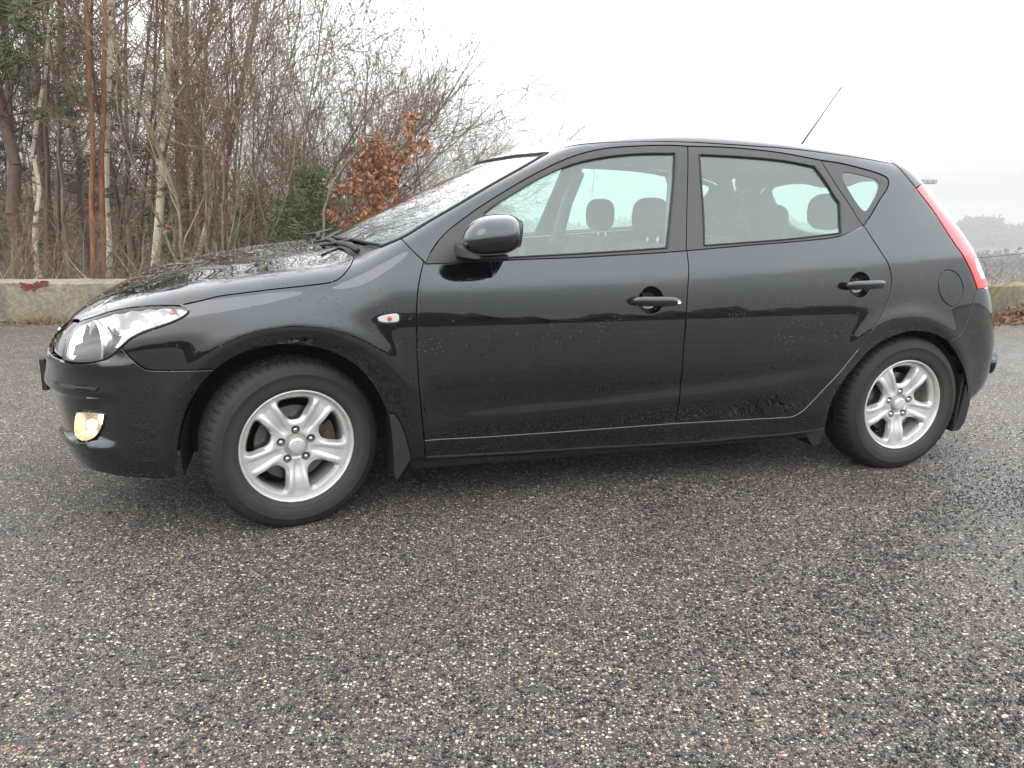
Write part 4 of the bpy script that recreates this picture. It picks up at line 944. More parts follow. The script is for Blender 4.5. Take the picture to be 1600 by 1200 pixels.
sw.tube(P, .014, 8, False); sw.tube([(.88, .33, .86), (.87, .50, .85), (.88, .67, .86)], .016, 8); sw.tube([(.70, .50, .83), (.87, .50, .85)], .03, 10); sw.build('steering_wheel', 'interior', car, True)
for y_ in (.14, 2*HW-.14):    # inner pillar trims
    P = [(1.52, y_+(.04 if y_ < 1 else -.04), .95), (1.55, y_+(.12 if y_ < 1 else -.12), 1.18), (1.59, y_+(.20 if y_ < 1 else -.20), 1.34)]
    MB().tube(P, [.04, .035, .03], 8).build('pillar_trim', 'headliner', car, True)
# ---- wipers
for (a, b, c) in (((.20, .55, .990), (.16, .72, 1.000), (.225, .98, 1.022)), ((.15, 1.0, .995), (.15, 1.18, 1.01), (.24, 1.42, 1.025))):
    w = MB().tube([a, (np.array(a)+b)/2+[0, 0, .008], b], [.013, .010, .007], 8).build('wiper', 'plastic', car, True)
    MB().tube([np.array(b)-[(c[0]-b[0])*.8, (c[1]-b[1])*.8, .0], b, c], [.005, .008, .005], 6).build('wiper_blade', 'rubber', w, True)
w = MB().tube([(.245, .235, .982), (.225, .30, 1.0), (.185, .42, 1.000)], [.012, .012, .008], 8).build('wiper', 'plastic', car, True)
MB().tube([(.12, .36, .995), (.185, .42, 1.000), (.26, .50, 1.015)], [.005, .009, .005], 6).build('wiper_blade', 'rubber', w, True)
# ---- wheels
TR = .3155; WZ = .3005
def spoke_y(x, z):
    r = np.hypot(x, z); th = np.arctan2(z, x); y = .026-.014*sst(.06, .145, r)+.006*sst(.160, .19, r)+.006*sst(.062, .045, r)*0
    sc = -math.pi/2+2*math.pi/5*np.arange(5); dth = np.abs((th[:, None]-sc+math.pi) % (2*math.pi)-math.pi); k = dth.argmin(1); t = r*np.sin(dth.min(1))
    gw = .012+.125*np.clip(r-.05, 0, .13)
    y = y+.0052*(1-sst(.52, .98, np.abs(t)/gw))*sst(.045, .085, r)*(1-sst(.165, .190, r))
    y = y+.010*sst(.048, .036, r)
    return y
def make_wheel(parent_name='wheel'):
    w = empty(parent_name, parent=car)
    # rim face with five windows and five nut holes
    n = 120; an = np.linspace(0, 2*np.pi, n, endpoint=False); outer = np.stack([.1925*np.cos(an), .1925*np.sin(an)], 1)
    holes = []; inner = []
    for k in range(5):
        a0 = math.pi/2+2*math.pi/5*k; ca, sa = math.cos(a0), math.sin(a0)
        for sc_, tgt in ((1, holes), (0, inner)):
            if sc_: p = [(.084, -.018), (.084, .018), (.094, .032), (.130, .051), (.158, .0665), (.168, .066), (.177, .045), (.181, 0), (.177, -.045), (.168, -.066), (.158, -.0665), (.130, -.051), (.094, -.032)]
            else: p = [(.094, -.015), (.094, .015), (.102, .025), (.132, .0455), (.154, .0575), (.163, .0565), (.170, .040), (.1735, 0), (.170, -.040), (.163, -.0565), (.154, -.0575), (.132, -.0455), (.102, -.025)]
            q = cr(np.array(p), .008 if sc_ else .0068, True); tgt.append((q, a0))
    def rot(q, a): c, s = math.cos(a), math.sin(a); return np.stack([q[:, 0]*c-q[:, 1]*s, q[:, 0]*s+q[:, 1]*c], 1)
    H = [rot(q, a) for q, a in holes]
    def resamp(q, m):
        q = np.vstack([q, q[:1]]); L = np.r_[0, np.cumsum(np.hypot(*np.diff(q, axis=0).T))]; t = np.linspace(0, L[-1], m, endpoint=False); return np.stack([np.interp(t, L, q[:, 0]), np.interp(t, L, q[:, 1])], 1)
    I = [rot(resamp(q, len(holes[0][0])), a) for q, a in inner]; H = [rot(resamp(q, len(holes[0][0])), a) for q, a in holes]
    N_ = []
    for k in range(5):
        a0 = math.pi/2+2*math.pi/5*k; t = np.linspace(0, 2*np.pi, 18, endpoint=False); N_.append(np.stack([.0572*math.cos(a0)+.0165*np.cos(t), .0572*math.sin(a0)+.0165*np.sin(t)], 1))
    v, F = tri([outer]+H+N_, .0045); y = spoke_y(v[:, 0], v[:, 1])
    # soften the edges of the windows
    e = np.full(len(v), 9.)
    for h_ in H: e = np.minimum(e, distb(v, h_))
    y = y+.0022*np.exp(-(e/.004)**2)
    V = [np.stack([v[:, 0], y, v[:, 1]], 1)]; FF = [F[:, ::1].tolist()]; b = len(v)
    m = MB()
    a = V[0][F]; nn = np.cross(a[:, 1]-a[:, 0], a[:, 2]-a[:, 0])[:, 1].sum()
    if nn > 0: F = F[:, ::-1]
    m.addvf(V[0], F.tolist())
    for h_, i_ in zip(H, I):
        k = len(h_); yh = spoke_y(h_[:, 0], h_[:, 1])+.0022
        R0 = np.stack([h_[:, 0], yh, h_[:, 1]], 1); R1 = np.stack([i_[:, 0], yh*0+.032, i_[:, 1]], 1); R2 = np.stack([i_[:, 0], yh*0+.046, i_[:, 1]], 1)
        m.addvf(np.vstack([R0, R1, R2]), [(j+r*k, j+(r+1)*k, (j+1) % k+(r+1)*k, (j+1) % k+r*k) for r in range(2) for j in range(k)])
    for h_ in N_:
        k = len(h_); yh = spoke_y(h_[:, 0], h_[:, 1]); c = h_.mean(0); q = c+(h_-c)*.85
        R0 = np.stack([h_[:, 0], yh, h_[:, 1]], 1); R1 = np.stack([q[:, 0], yh*0+.044, q[:, 1]], 1)
        m.addvf(np.vstack([R0, R1]), [(j, j+k, (j+1) % k+k, (j+1) % k) for j in range(k)]+[tuple(range(k, 2*k))])
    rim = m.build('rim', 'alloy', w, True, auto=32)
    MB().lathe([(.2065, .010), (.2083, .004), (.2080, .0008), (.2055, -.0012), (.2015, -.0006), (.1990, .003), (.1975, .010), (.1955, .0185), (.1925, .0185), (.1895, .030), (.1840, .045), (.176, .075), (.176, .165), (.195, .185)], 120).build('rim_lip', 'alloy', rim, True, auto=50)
    # tyre
    prof = [(.198, .010), (.2075, .0045), (.2105, .0005), (.2135, -.0035), (.220, -.0065), (.2225, -.0090), (.2245, -.0090), (.228, -.0105), (.243, -.0140), (.262, -.0150), (.266, -.0162), (.268, -.0148), (.280, -.0110), (.290, -.0055), (.2965, .0005), (.3025, .0075), (.3075, .0160), (.3115, .0270), (.3140, .0430), (.3145, .0560), (.3070, .0575), (.3070, .0645), (.3155, .066), (.3160, .091), (.308, .0925), (.308, .0995), (.3160, .101), (.3155, .126), (.307, .1275), (.307, .1345), (.3145, .136), (.3115, .165), (.3025, .182), (.28, .197), (.25, .200), (.205, .185), (.198, .175)]
    n = 288; V = []; rg = np.random.default_rng(3)
    for (r, yy) in prof:
        t = 2*np.pi*np.arange(n)/n; rr = np.full(n, r)
        if r > .2985 and yy < .058: rr = rr-np.where(np.arange(n) % 5 == 0, .0055 if r > .302 else .003, 0)
        if r > .3135 and yy > .06: rr = rr-np.where((np.arange(n)+int(yy*400)) % 6 == 0, .005, 0)
        V.append(np.stack([rr*np.cos(t), np.full(n, yy), rr*np.sin(t)], 1))
    V = np.vstack(V); sq = V[:, 2] < -.286
    k = sst(-.286, -.3155, V[:, 2]); V[:, 1] = V[:, 1]+np.where(V[:, 1] < .09, -1, 1)*.006*k; V[:, 2] = np.maximum(V[:, 2], -WZ+.0004)
    mm = len(prof); F = np.array([(i*n+j, (i+1)*n+j, (i+1)*n+(j+1) % n, i*n+(j+1) % n) for i in range(mm-1) for j in range(n)])
    ty = add('tyre', mesh('tyre', V, F, True), 'tyre', w); ty.data.set_sharp_from_angle(angle=math.radians(38))
    cp = MB().lathe([(.0001, .0125), (.018, .0128), (.0265, .0135), (.0285, .0150), (.0305, .021), (.0315, .040)], 40).build('centre_cap', 'alloy', w, True, auto=50)
    em = MB()
    for (x0, z0, x1, z1, wd) in ((-.0135, -.0085, -.0055, .0105, .0040), (.0045, -.0105, .0125, .0090, .0040)):
        em.prism([(x0-wd, z0), (x0+wd, z0), (x1+wd, z1), (x1-wd, z1)], .0112, .0145, 1)
    em.prism([(-.0085, .0035), (.0000, -.0010), (.0105, .0025), (.0095, -.0030), (.0005, -.0055), (-.0105, -.0020)], .0114, .0145, 1)
    em.build('emblem', 'alloy', cp, bevel=.0006)
    for k in range(5):
        a0 = math.pi/2+2*math.pi/5*k; c = (.0572*math.cos(a0), 0, .0572*math.sin(a0))
        MB().lathe([(.0001, .022), (.004, .0225), (.0068, .025), (.0085, .029), (.0100, .031), (.0100, .046)], 6 if False else 12, c=c).build('wheel_nut', 'nut', w, True, auto=40)
    aa_ = math.radians(158); MB().tube([(.184*math.cos(aa_), .055, .184*math.sin(aa_)), (.168*math.cos(aa_), .035, .168*math.sin(aa_))], [.005, .004], 8).build('valve', 'rubber', w, True)
    MB().lathe([(.03, .055), (.075, .055), (.078, .070), (.138, .070), (.138, .092), (.07, .092)], 60).build('brake_disc', 'disc_steel', w, True, auto=30)
    MB().lathe([(.0001, .175), (.176, .172)], 48).build('dust_shield', 'underbody', w)
    cal = MB(); A = np.linspace(-.42, .50, 9); V = [(r*math.cos(a), yy, r*math.sin(a)) for a in A for r, yy in ((.098, .050), (.098, .112), (.153, .112), (.153, .050))]
    cal.addvf(V, [(i*4+k, i*4+(k+1) % 4, (i+1)*4+(k+1) % 4, (i+1)*4+k) for i in range(8) for k in range(4)]+[(0, 1, 2, 3), (32, 33, 34, 35)])
    cal.lathe([(.0001, .040), (.019, .042), (.021, .055)], 16, c=(.122, 0, .015)); cal.build('brake_caliper', 'caliper', w, True, auto=40, bevel=.003)
    return w
w0 = make_wheel()
def cpy(o, parent):
    c = o.copy(); SC.collection.objects.link(c); c.parent = parent
    for ch in list(o.children): cpy(ch, c)
    return c
STEER = .2519; cam_ = .0178
def place(w, x, y, rz, far):
    w.location = (x, y, WZ); w.rotation_euler = (0, 0, rz+(math.pi if far else 0))
place(w0, 0, .04, STEER, False)
w1 = cpy(w0, car); place(w1, 2.65, .04, 0, False)
w2 = cpy(w0, car); place(w2, 0, 2*HW-.04, STEER, True)
w3 = cpy(w0, car); place(w3, 2.65, 2*HW-.04, 0, True)

# ---- rain beads standing on the paint and the glass
Rd = np.random.default_rng(12)
def beads(name, n, gen, mt, frm, parent, rmin=.0011, rmax=.0030):
    UV = np.array([gen() for _ in range(n)]); P = frm(UV); N = grad(P); r = rmin+(rmax-rmin)*Rd.random(n)**2.2
    a = np.cross(N, [0, 0, 1.]); a /= np.linalg.norm(a, axis=1, keepdims=True)+1e-9; b = np.cross(N, a); V = []; k = 6
    for i in range(k): t = 2*math.pi*i/k; V.append(P+(math.cos(t)*a+math.sin(t)*b)*r[:, None])
    for i in range(k): t = 2*math.pi*i/k; V.append(P+(math.cos(t)*a+math.sin(t)*b)*(r*.62)[:, None]+N*(r*.42)[:, None])
    V.append(P+N*(r*.55)[:, None]); V = np.stack(V, 1); m = 2*k+1
    F = [(i, (i+1) % k, k+(i+1) % k) for i in range(k)]+[(i, k+(i+1) % k, k+i) for i in range(k)]+[(k+i, k+(i+1) % k, 2*k) for i in range(k)]
    F = (np.arange(n)[:, None, None]*m+np.array(F)[None]).reshape(-1, 3); o = add(name, mesh(name, V.reshape(-1, 3), F, True), mt, parent); o['kind'] = 'stuff'; return o
cl_ = [(-.1+3*Rd.random(), .30*Rd.random()) for _ in range(60)]
def gbody():
    if Rd.random() < .6: c = cl_[Rd.integers(len(cl_))]; return (c[0]+Rd.normal()*.035, -.02+c[1]+Rd.normal()*.03)
    return (-.4+3.3*Rd.random(), -.20+.52*Rd.random())
def okb(uv): return True
def gsafe():
    for _ in range(50):
        u, v = gbody()
        if math.hypot(u, (v/.9)*.85+.32) > .42 and math.hypot(u-2.62, (v/.9)*.85+.32) > .40 and v < .30: return (u, v)
    return (1.2, .1)
beads('rain_beads', 1500, gsafe, 'paint', from_cap, car)
hp = hood_out
def ghood():
    while True:
        x, y = -.75+.95*Rd.random(), .15+1.45*Rd.random()
        if inside(np.array([[x, y]]), hp)[0]: return (x, y)
beads('rain_beads', 1500, ghood, 'paint', from_top, hood, .0012, .0034)
# ================================================================== vegetation
def prisms(S, n=3):
    """S: rows x0 y0 z0 r0 x1 y1 z1 r1 -> open prisms"""
    S = np.asarray(S, float); A, B = S[:, :3], S[:, 4:7]; T = B-A; T /= np.linalg.norm(T, axis=1, keepdims=True)+1e-9
    up = np.where(np.abs(T[:, 2:3]) > .9, np.array([[1., 0, 0]]), np.array([[0, 0, 1.]])); a = np.cross(T, up); a /= np.linalg.norm(a, axis=1, keepdims=True)+1e-9; b = np.cross(T, a)
    t = 2*np.pi*np.arange(n)/n; C_ = np.cos(t)[None, :, None]*a[:, None]+np.sin(t)[None, :, None]*b[:, None]
    V = np.concatenate([A[:, None]+C_*S[:, 3][:, None, None], B[:, None]+C_*S[:, 7][:, None, None]], 1).reshape(-1, 3)
    k = np.arange(n); f = np.stack([k, (k+1) % n, n+(k+1) % n, n+k], 1); F = (np.arange(len(S))[:, None, None]*2*n+f[None]).reshape(-1, 4)
    return V, F
def nrm(v): return v/(np.linalg.norm(v)+1e-9)
def grow(R, p, d, L, r, order, S, maxo, wig=.18, upb=.12, kids=(5, 7, 6), spread=.75, ratio=(.45, .6), rmin=.0018, leafs=None, first=.25, steps=None):
    n = steps or max(3, int(L/.22)); pts = [p]; rs = [r]; d = nrm(d)
    for i in range(n):
        d = nrm(d+R.normal(size=3)*wig/math.sqrt(n)*1.3+np.array([0, 0, upb/n])); p = p+d*L/n; pts.append(p); rs.append(max(rmin, r*(1-.82*(i+1)/n)))
    for i in range(n): S[min(order, len(S)-1)].append((*pts[i], rs[i], *pts[i+1], rs[i+1]))
    if order < maxo:
        m = kids[min(order, len(kids)-1)]; m = int(m*(.75+.5*R.random())+.5)
        for k in range(m):
            t = first+(1-first)*(k+R.random())/m; j = min(n-1, int(t*n)); fr = t*n-j; q = pts[j]*(1-fr)+pts[j+1]*fr; dd = nrm(pts[j+1]-pts[j])
            s = nrm(np.cross(dd, R.normal(size=3))); ang = spread*(.55+.6*R.random()); nd = dd*math.cos(ang)+s*math.sin(ang)
            rr_ = max(rmin, rs[j]*.55); grow(R, q, nd, L*(ratio[0]+(ratio[1]-ratio[0])*R.random())*(1.05-.45*t), rr_, order+1, S, maxo, wig*1.1, upb, kids, spread, ratio, rmin, leafs, .15)
    elif leafs is not None:
        for t in (.4, .7, 1.):
            leafs.append((pts[min(n, int(t*n))], d))
def tz(x, y): return float(terr(np.array(x), np.array(y)))
def plant(name, label, cat, group, base, S, mats, parts, n0=7, extra=None):
    o = empty(name, base); tag(o, label, cat, group)
    for k, s_ in enumerate(S):
        if not s_: continue
        a = np.array(s_); a[:, :3] -= base; a[:, 4:7] -= base; V, F = prisms(a, n0 if k == 0 else (4 if k == 1 and len(S) > 2 else 3))
        q = add(parts[k], mesh(parts[k], V, F, k == 0), mats[k], o)
        if k: q['kind'] = 'stuff'
    return o
def trunk_tree(px0, py0, px1, py1, Y, wpx, H, bark, R, name, label, cat, group, kids=(16, 6, 5), lean=None, twig='twig_brown', low=.18, brL=.34, maxo=3, wig=.10, spread=.8):
    """tree whose stem passes the two given sight lines at distance Y"""
    a, b = at(px0, py0, Y), at(px1, py1, Y+.2); d = nrm(b-a); g = tz(a[0], Y); base = a-d*((a[2]-g+.05)/d[2]); r = wpx/FPX*Y/2*1.12
    S = [[], [], []]; p = base.copy(); n = max(8, int(H/.5)); pts = [p]; rs = [r]
    for i in range(n):
        dd = nrm(d+R.normal(size=3)*wig*np.array([1, .6, .0])*.35); p = p+dd*H/n; pts.append(p); rs.append(r*(1-.80*(i+1)/n))
    for i in range(n): S[0].append((*pts[i], rs[i], *pts[i+1], rs[i+1]))
    m = kids[0]
    for k in range(m):
        t = low+(1-low)*(k+R.random())/m; j = min(n-1, int(t*n)); fr = t*n-j; q = pts[j]*(1-fr)+pts[j+1]*fr; az = R.random()*6.283
        ang = spread*(.6+.5*R.random()); nd = nrm(d*math.cos(ang)+np.array([math.cos(az), math.sin(az), 0])*math.sin(ang))
        grow(R, q, nd, H*brL*(1.1-.65*t)*(.7+.5*R.random()), max(.004, rs[j]*.38), 1, S, maxo, .22, .25, (0,)+kids[1:], .7, (.42, .62), .0022)
    return plant(name, label, cat, group, base, [S[0], S[1]+S[2]], [bark, twig], ['trunk', 'crown'], 8)
R = np.random.default_rng(11)
GB = 'trees standing close behind the concrete wall'
trunk_tree(52, 425, 60, 235, 9.6, 7, 7.5, 'birch_bark', R, 'birch_tree', 'thin crooked pale birch near the left edge, left of the two orange trunks', 'birch tree', GB, kids=(12, 6, 5), wig=.5)
trunk_tree(143, 428, 133, 120, 9.4, 8.5, 9, 'pine_bark', R, 'pine_tree', 'straight reddish trunk, left one of the orange-brown pair by the wall', 'pine tree', GB, kids=(12, 6, 5), low=.25, twig='twig_red')
trunk_tree(157, 428, 163, 150, 9.5, 9.5, 9, 'pine_bark', R, 'pine_tree', 'straight orange-brown trunk touching the pale birch beside it', 'pine tree', GB, kids=(10, 6, 5), low=.3, twig='twig_red')
trunk_tree(167, 425, 170, 60, 9.9, 11, 9.5, 'birch_bark', R, 'birch_tree', 'pale spotted birch standing right behind the orange-brown trunk', 'birch tree', GB, kids=(14, 6, 5))
trunk_tree(243, 400, 256, 90, 10.2, 13, 10, 'birch_bark', R, 'birch_tree', 'thickest white birch, rising above the front of the bonnet', 'birch tree', GB, kids=(14, 6, 5))
trunk_tree(326, 320, 357, 190, 11.5, 8.5, 9, 'birch_bark', R, 'birch_tree', 'slender white birch leaning right above the bonnet', 'birch tree', GB, kids=(14, 6, 5))
trunk_tree(76, 420, 73, 180, 11.5, 8, 9, 'brown_bark', R, 'pine_tree', 'dull brown trunk between the crooked birch and the orange pair', 'pine tree', GB, kids=(10, 6, 4), low=.35)
trunk_tree(239, 420, 241, 180, 10.9, 6, 9, 'brown_bark', R, 'dark_stemmed_tree', 'dark reddish stem hugging the left side of the thick white birch', 'tree', GB, kids=(12, 6, 4), twig='twig_red')
trunk_tree(33, 425, 10, 120, 10.5, 9, 9, 'brown_bark', R, 'dark_stemmed_tree', 'dark stem at the far left edge leaning left', 'tree', GB, kids=(14, 6, 4))
trunk_tree(16, 330, 8, 120, 12, 8, 8, 'grey_bark', R, 'grey_stemmed_tree', 'grey stem at the extreme left edge', 'tree', GB, kids=(14, 6, 4))
specs = [(95, 9, 11.5, 6, 'dark stem between the thin birch and the left orange trunk'), (205, -6, 12.5, 7, 'dark trunk midway between the pale spotted birch and the thick white birch'), (221, 26, 11., 5, 'thin stem leaning right in front of the thick white birch'),
         (277, 14, 12.2, 8, 'grey trunk just right of the thick white birch'), (300, 22, 10.4, 6, 'brown stem rising left of the leaning slender birch'), (316, 60, 11.6, 7, 'stem leaning strongly right behind the leaning birch'), (180, 34, 10.6, 5, 'slim stem crossing right of the orange pair')]
for k, (px, dx, Y, w, lab) in enumerate(specs):
    trunk_tree(px, 410, px+dx, 130, Y, w, 8.5, ('brown_bark', 'grey_bark')[k % 2], R, ('dark_stemmed_tree', 'grey_stemmed_tree')[k % 2], lab, 'tree', GB, kids=(15, 6, 5), low=.12, twig=('twig_red', 'twig_brown', 'twig_brown')[k % 3])
# thin saplings and background trees of the thicket, copies of three kinds
def proto(seed, H, r, bark, twig, kids, low, name):
    Rr = np.random.default_rng(seed); S = [[], [], []]; base = np.array([0., 0, 0]); n = 16; pts = [base]; rs = [r]; p = base; lean = Rr.normal(size=3)*[.06, .06, 0]
    for i in range(n): p = p+nrm(np.array([0, 0, 1])+lean+Rr.normal(size=3)*[.07, .07, 0])*H/n; pts.append(p); rs.append(r*(1-.85*(i+1)/n))
    for i in range(n): S[0].append((*pts[i], rs[i], *pts[i+1], rs[i+1]))
    for k in range(kids[0]):
        t = low+(1-low)*(k+Rr.random())/kids[0]; j = min(n-1, int(t*n)); az = Rr.random()*6.28; ang = .45+.45*Rr.random()
        grow(Rr, pts[j], np.array([math.cos(az)*math.sin(ang), math.sin(az)*math.sin(ang), math.cos(ang)]), H*.36*(1.1-.6*t), max(.005, rs[j]*.4), 1, S, 3, .22, .25, (0,)+kids[1:], .7, (.42, .62), .003)
    out = []
    for s_, nm, mt, nn in ((S[0], 'trunk', bark, 6), (S[1]+S[2], 'crown', twig, 3)):
        V, F = prisms(np.array(s_), nn); me = mesh(nm, V, F, nn > 4); me.materials.append(MAT[mt]); out.append((nm, me))
    return name, out
protos = [proto(21, 7.5, .035, 'grey_bark', 'twig_brown', (20, 7, 4), .12, 'bare_tree'), proto(22, 8.5, .05, 'brown_bark', 'twig_red', (20, 7, 4), .2, 'bare_tree'), proto(23, 9., .045, 'birch_bark', 'twig_brown', (18, 7, 4), .25, 'birch_tree'), proto(24, 6, .028, 'brown_bark', 'twig_brown', (18, 7, 4), .08, 'bare_tree')]
def put(pr, x, y, s, rz, label, cat, group):
    o = empty(pr[0], (x, y, tz(x, y)-.05), rz); o.scale = (s, s, s); tag(o, label, cat, group)
    for nm, me in pr[1]: c = bpy.data.objects.new(nm, me); SC.collection.objects.link(c); c.parent = o
    return o
GW = 'bare trees deeper in the thicket'
R2 = np.random.default_rng(31)
for k in range(40):
    px = (-60+ (R2.random()**1.15)*600) if k < 34 else -460+65*(k-34); Y = 11+R2.random()*13; P = at(px, 330, Y)
    hmax = 1. if px < 330 else max(.30, 1.-(px-330)/300)
    s = (.75+.45*R2.random())*hmax*(.75 if px > 420 else 1)
    put(protos[k % 4], P[0], Y, s, R2.random()*6.28, 'leafless tree among others of its kind deep in the thicket left of the car', 'tree' if protos[k % 4][0] != 'birch_tree' else 'birch tree', GW)
# shrubs with many fanning stems
def shrub(name, label, px, Y, H, nst, fan, mats, twr, group, R, lean=(0, 0), kids=(7, 6, 4), maxo=3, brk=.018, spread=.6, leafs=None, gz=None):
    P = at(px, 400, Y); base = np.array([P[0], Y, tz(P[0], Y) if gz is None else gz]); o = empty(name, base); tag(o, label, 'shrub', group)
    for k in range(nst):
        a = -1+2*(k+.5)/nst; dx = a*fan+lean[0]+R.normal()*.08; dy = R.normal()*.22+lean[1]; d = nrm(np.array([dx, dy, 1.])); S = [[], [], []]
        grow(R, base+np.array([a*.15, R.normal()*.1, 0]), d, H*(.75+.35*R.random())*(1-.15*abs(a)), brk*(.7+.6*R.random()), 0, S, maxo, .28, .10, kids, spread, (.40, .60), twr, leafs, .15)
        q = None
        for nm, s_, mt, nn in (('stem', S[0], mats[0], 6), ('twigs', S[1]+S[2], mats[1 if k % 2 else 2], 3)):
            if not s_: continue
            a_ = np.array(s_); a_[:, :3] -= base; a_[:, 4:7] -= base; V, F = prisms(a_, nn); q = add(nm, mesh(nm, V, F, nn > 4), mt, q or o)
            if nm == 'twigs': q['kind'] = 'stuff'
    return o
GS = 'bare many-stemmed shrubs behind the wall and the bonnet'
shrub('bare_shrub', 'big bare shrub with grey stems fanning up from beside the leaning birch', 310, 9.3, 5.6, 6, .62, ['grey_bark', 'twig_pale', 'twig_brown'], .0021, GS, R, lean=(.28, .1), kids=(12, 7, 5), brk=.021)
shrub('bare_shrub', 'tall bare shrub leaning right, behind the middle of the bonnet', 375, 9.8, 5.0, 6, .50, ['grey_bark', 'twig_brown', 'twig_red'], .0021, GS, R, lean=(.30, .1), kids=(12, 7, 5), brk=.019)
shrub('bare_shrub', 'bare shrub with upright twigs behind the wipers', 440, 10.6, 4.5, 9, .42, ['grey_bark', 'twig_brown', 'twig_brown'], .0022, GS, R, lean=(.28, .1), kids=(10, 7, 5), brk=.022)
shrub('bare_shrub', 'greyish bare shrub behind the brown oak leaves', 545, 11.6, 4.1, 12, .55, ['grey_bark', 'twig_pale', 'twig_brown'], .0024, GS, R, lean=(.12, .1), kids=(10, 7, 5), brk=.024)
shrub('bare_shrub', 'pale bare shrub whose twigs end above the windscreen', 625, 12.4, 3.2, 11, .62, ['grey_bark', 'twig_pale', 'twig_pale'], .0026, GS, R, lean=(.12, .1), kids=(9, 7, 5), brk=.022)
shrub('bare_shrub', 'last low bare shrub, its twig tips just above the roof front', 735, 13.2, 2.3, 11, .75, ['grey_bark', 'twig_pale', 'twig_pale'], .0026, GS, R, lean=(.1, .1), kids=(8, 7, 4), brk=.018)
shrub('bare_shrub', 'low bare shrub seen through the front door window', 835, 13.4, 1.35, 8, .9, ['grey_bark', 'twig_pale', 'twig_pale'], .0026, GS, R, kids=(7, 6, 4), brk=.014)
GL = 'low tangled brushwood at the foot of the thicket'
labs = ['low tangle of pale brushwood at the far left edge of the wall', 'low brushwood below the thin crooked birch', 'low tangle of twigs left of the orange trunk pair', 'low brushwood right of the orange trunk pair', 'low brushwood below the thick white birch', 'tangled low brushwood over the front half of the bonnet', 'tangled low brushwood over the middle of the bonnet', 'low brushwood over the rear half of the bonnet', 'low brushwood just left of the wipers']
for k, (px, Y) in enumerate(((-15, 8.6), (40, 9.2), (105, 8.9), (200, 8.8), (262, 9.1), (318, 8.9), (372, 9.2), (425, 9.6), (478, 10.))):
    shrub('brushwood', labs[k], px, Y, 1.15, 6, 1.15, ['twig_pale', 'twig_brown', 'twig_brown'], .0022, GL, R, kids=(6, 5, 3), brk=.010, spread=.8)
# pines and young conifers: needle tufts
def tufts(R, C_, sz, n_per=1, flat=.6):
    C_ = np.repeat(np.asarray(C_), n_per, 0); n = len(C_); m = 10
    ax = R.normal(size=(n, m, 3)); ax[..., 2] = ax[..., 2]*.6+.25; ax /= np.linalg.norm(ax, axis=-1, keepdims=True); w = np.cross(ax, R.normal(size=(n, m, 3))); w /= np.linalg.norm(w, axis=-1, keepdims=True)+1e-9
    L = sz*(.6+.8*R.random((n, m, 1))); c = C_[:, None]+R.normal(size=(n, m, 3))*sz*.25
    V = np.stack([c-w*sz*.06, c+w*sz*.06, c+ax*L], 2).reshape(-1, 3); F = np.arange(len(V)).reshape(-1, 3); return V, F
def conifer(name, label, px, pyb, Y, H, w, z0f, R, nb, mat_, group, r=.05, bark='brown_bark', sz=.12, dense=1., x=None, base=None):
    P = at(px, 330, Y); b = np.array([P[0], Y, tz(P[0], Y)]) if base is None else base; S = [[], []]; n = 12; pts = [b+[0, 0, H*i/n]+R.normal(size=3)*[.03, .03, 0]*H/6 for i in range(n+1)]
    for i in range(n): S[0].append((*pts[i], r*(1-.85*i/n), *pts[i+1], r*(1-.85*(i+1)/n)))
    C_ = []
    for k in range(nb):
        t = z0f+(1-z0f)*(k+R.random())/nb; q = pts[min(n-1, int(t*n))]+[0, 0, H*((t*n) % 1)/n]; az = R.random()*6.28; Lb = w*(1.05-t)*(.6+.6*R.random())/(1.05-z0f); d = nrm(np.array([math.cos(az), math.sin(az), .15+.5*t])); p = q
        m = max(3, int(Lb/.16))
        for i in range(m):
            d = nrm(d+R.normal(size=3)*.12+[0, 0, .04]); p2 = p+d*Lb/m; S[1].append((*p, .010*(1-.7*i/m), *p2, .010*(1-.7*(i+1)/m))); p = p2
            if i >= m*.25:
                for _ in range(int(2*dense+R.random())): C_.append(p+R.normal(size=3)*.10*np.array([1, 1, .5]))
    o = plant(name, label, 'conifer', group, b, S, [bark, 'brown_bark'], ['trunk', 'branches'], 7)
    V, F = tufts(R, np.array(C_)-b, sz); c = add('needles', mesh('needles', V, F), mat_, o); c['kind'] = 'stuff'
    return o
GP = 'pines and young conifers in the thicket'
R3 = np.random.default_rng(5)
conifer('pine_tree', 'green pine crown hanging over the top left corner', 24, 0, 9.6, 6.8, 1.45, .30, R3, 130, 'pine_needles', GP, .09, 'brown_bark', .15)
conifer('pine_tree', 'green pine behind the thin crooked birch', 78, 0, 12.5, 8.0, 1.5, .2, R3, 100, 'pine_needles_dark', GP, .08, 'brown_bark', .15)
conifer('pine_tree', 'pine with thin green crown behind the orange trunk pair', 128, 0, 14, 8.6, 1.3, .15, R3, 70, 'pine_needles_dark', GP, .07, 'brown_bark', .16)
conifer('pine_tree', 'pine whose green tufts show right of the thick white birch', 292, 0, 12, 6.0, 1.0, .30, R3, 60, 'pine_needles', GP, .06, 'brown_bark', .15)
conifer('pine_tree', 'faint green pine left of the thick white birch', 205, 0, 15, 5.4, 1.2, .12, R3, 60, 'pine_needles_dark', GP, .06, 'brown_bark', .16)
conifer('young_conifer', 'young dark green conifer left of the brown oak leaves', 487, 0, 9.0, 1.95, .60, .05, R3, 75, 'pine_needles', GP, .02, 'brown_bark', .10, 1.3)
conifer('young_conifer', 'smaller dull green conifer behind the wiper arms', 450, 0, 9.4, 1.6, .62, .04, R3, 60, 'pine_needles', GP, .02, 'brown_bark', .10, 1.2)
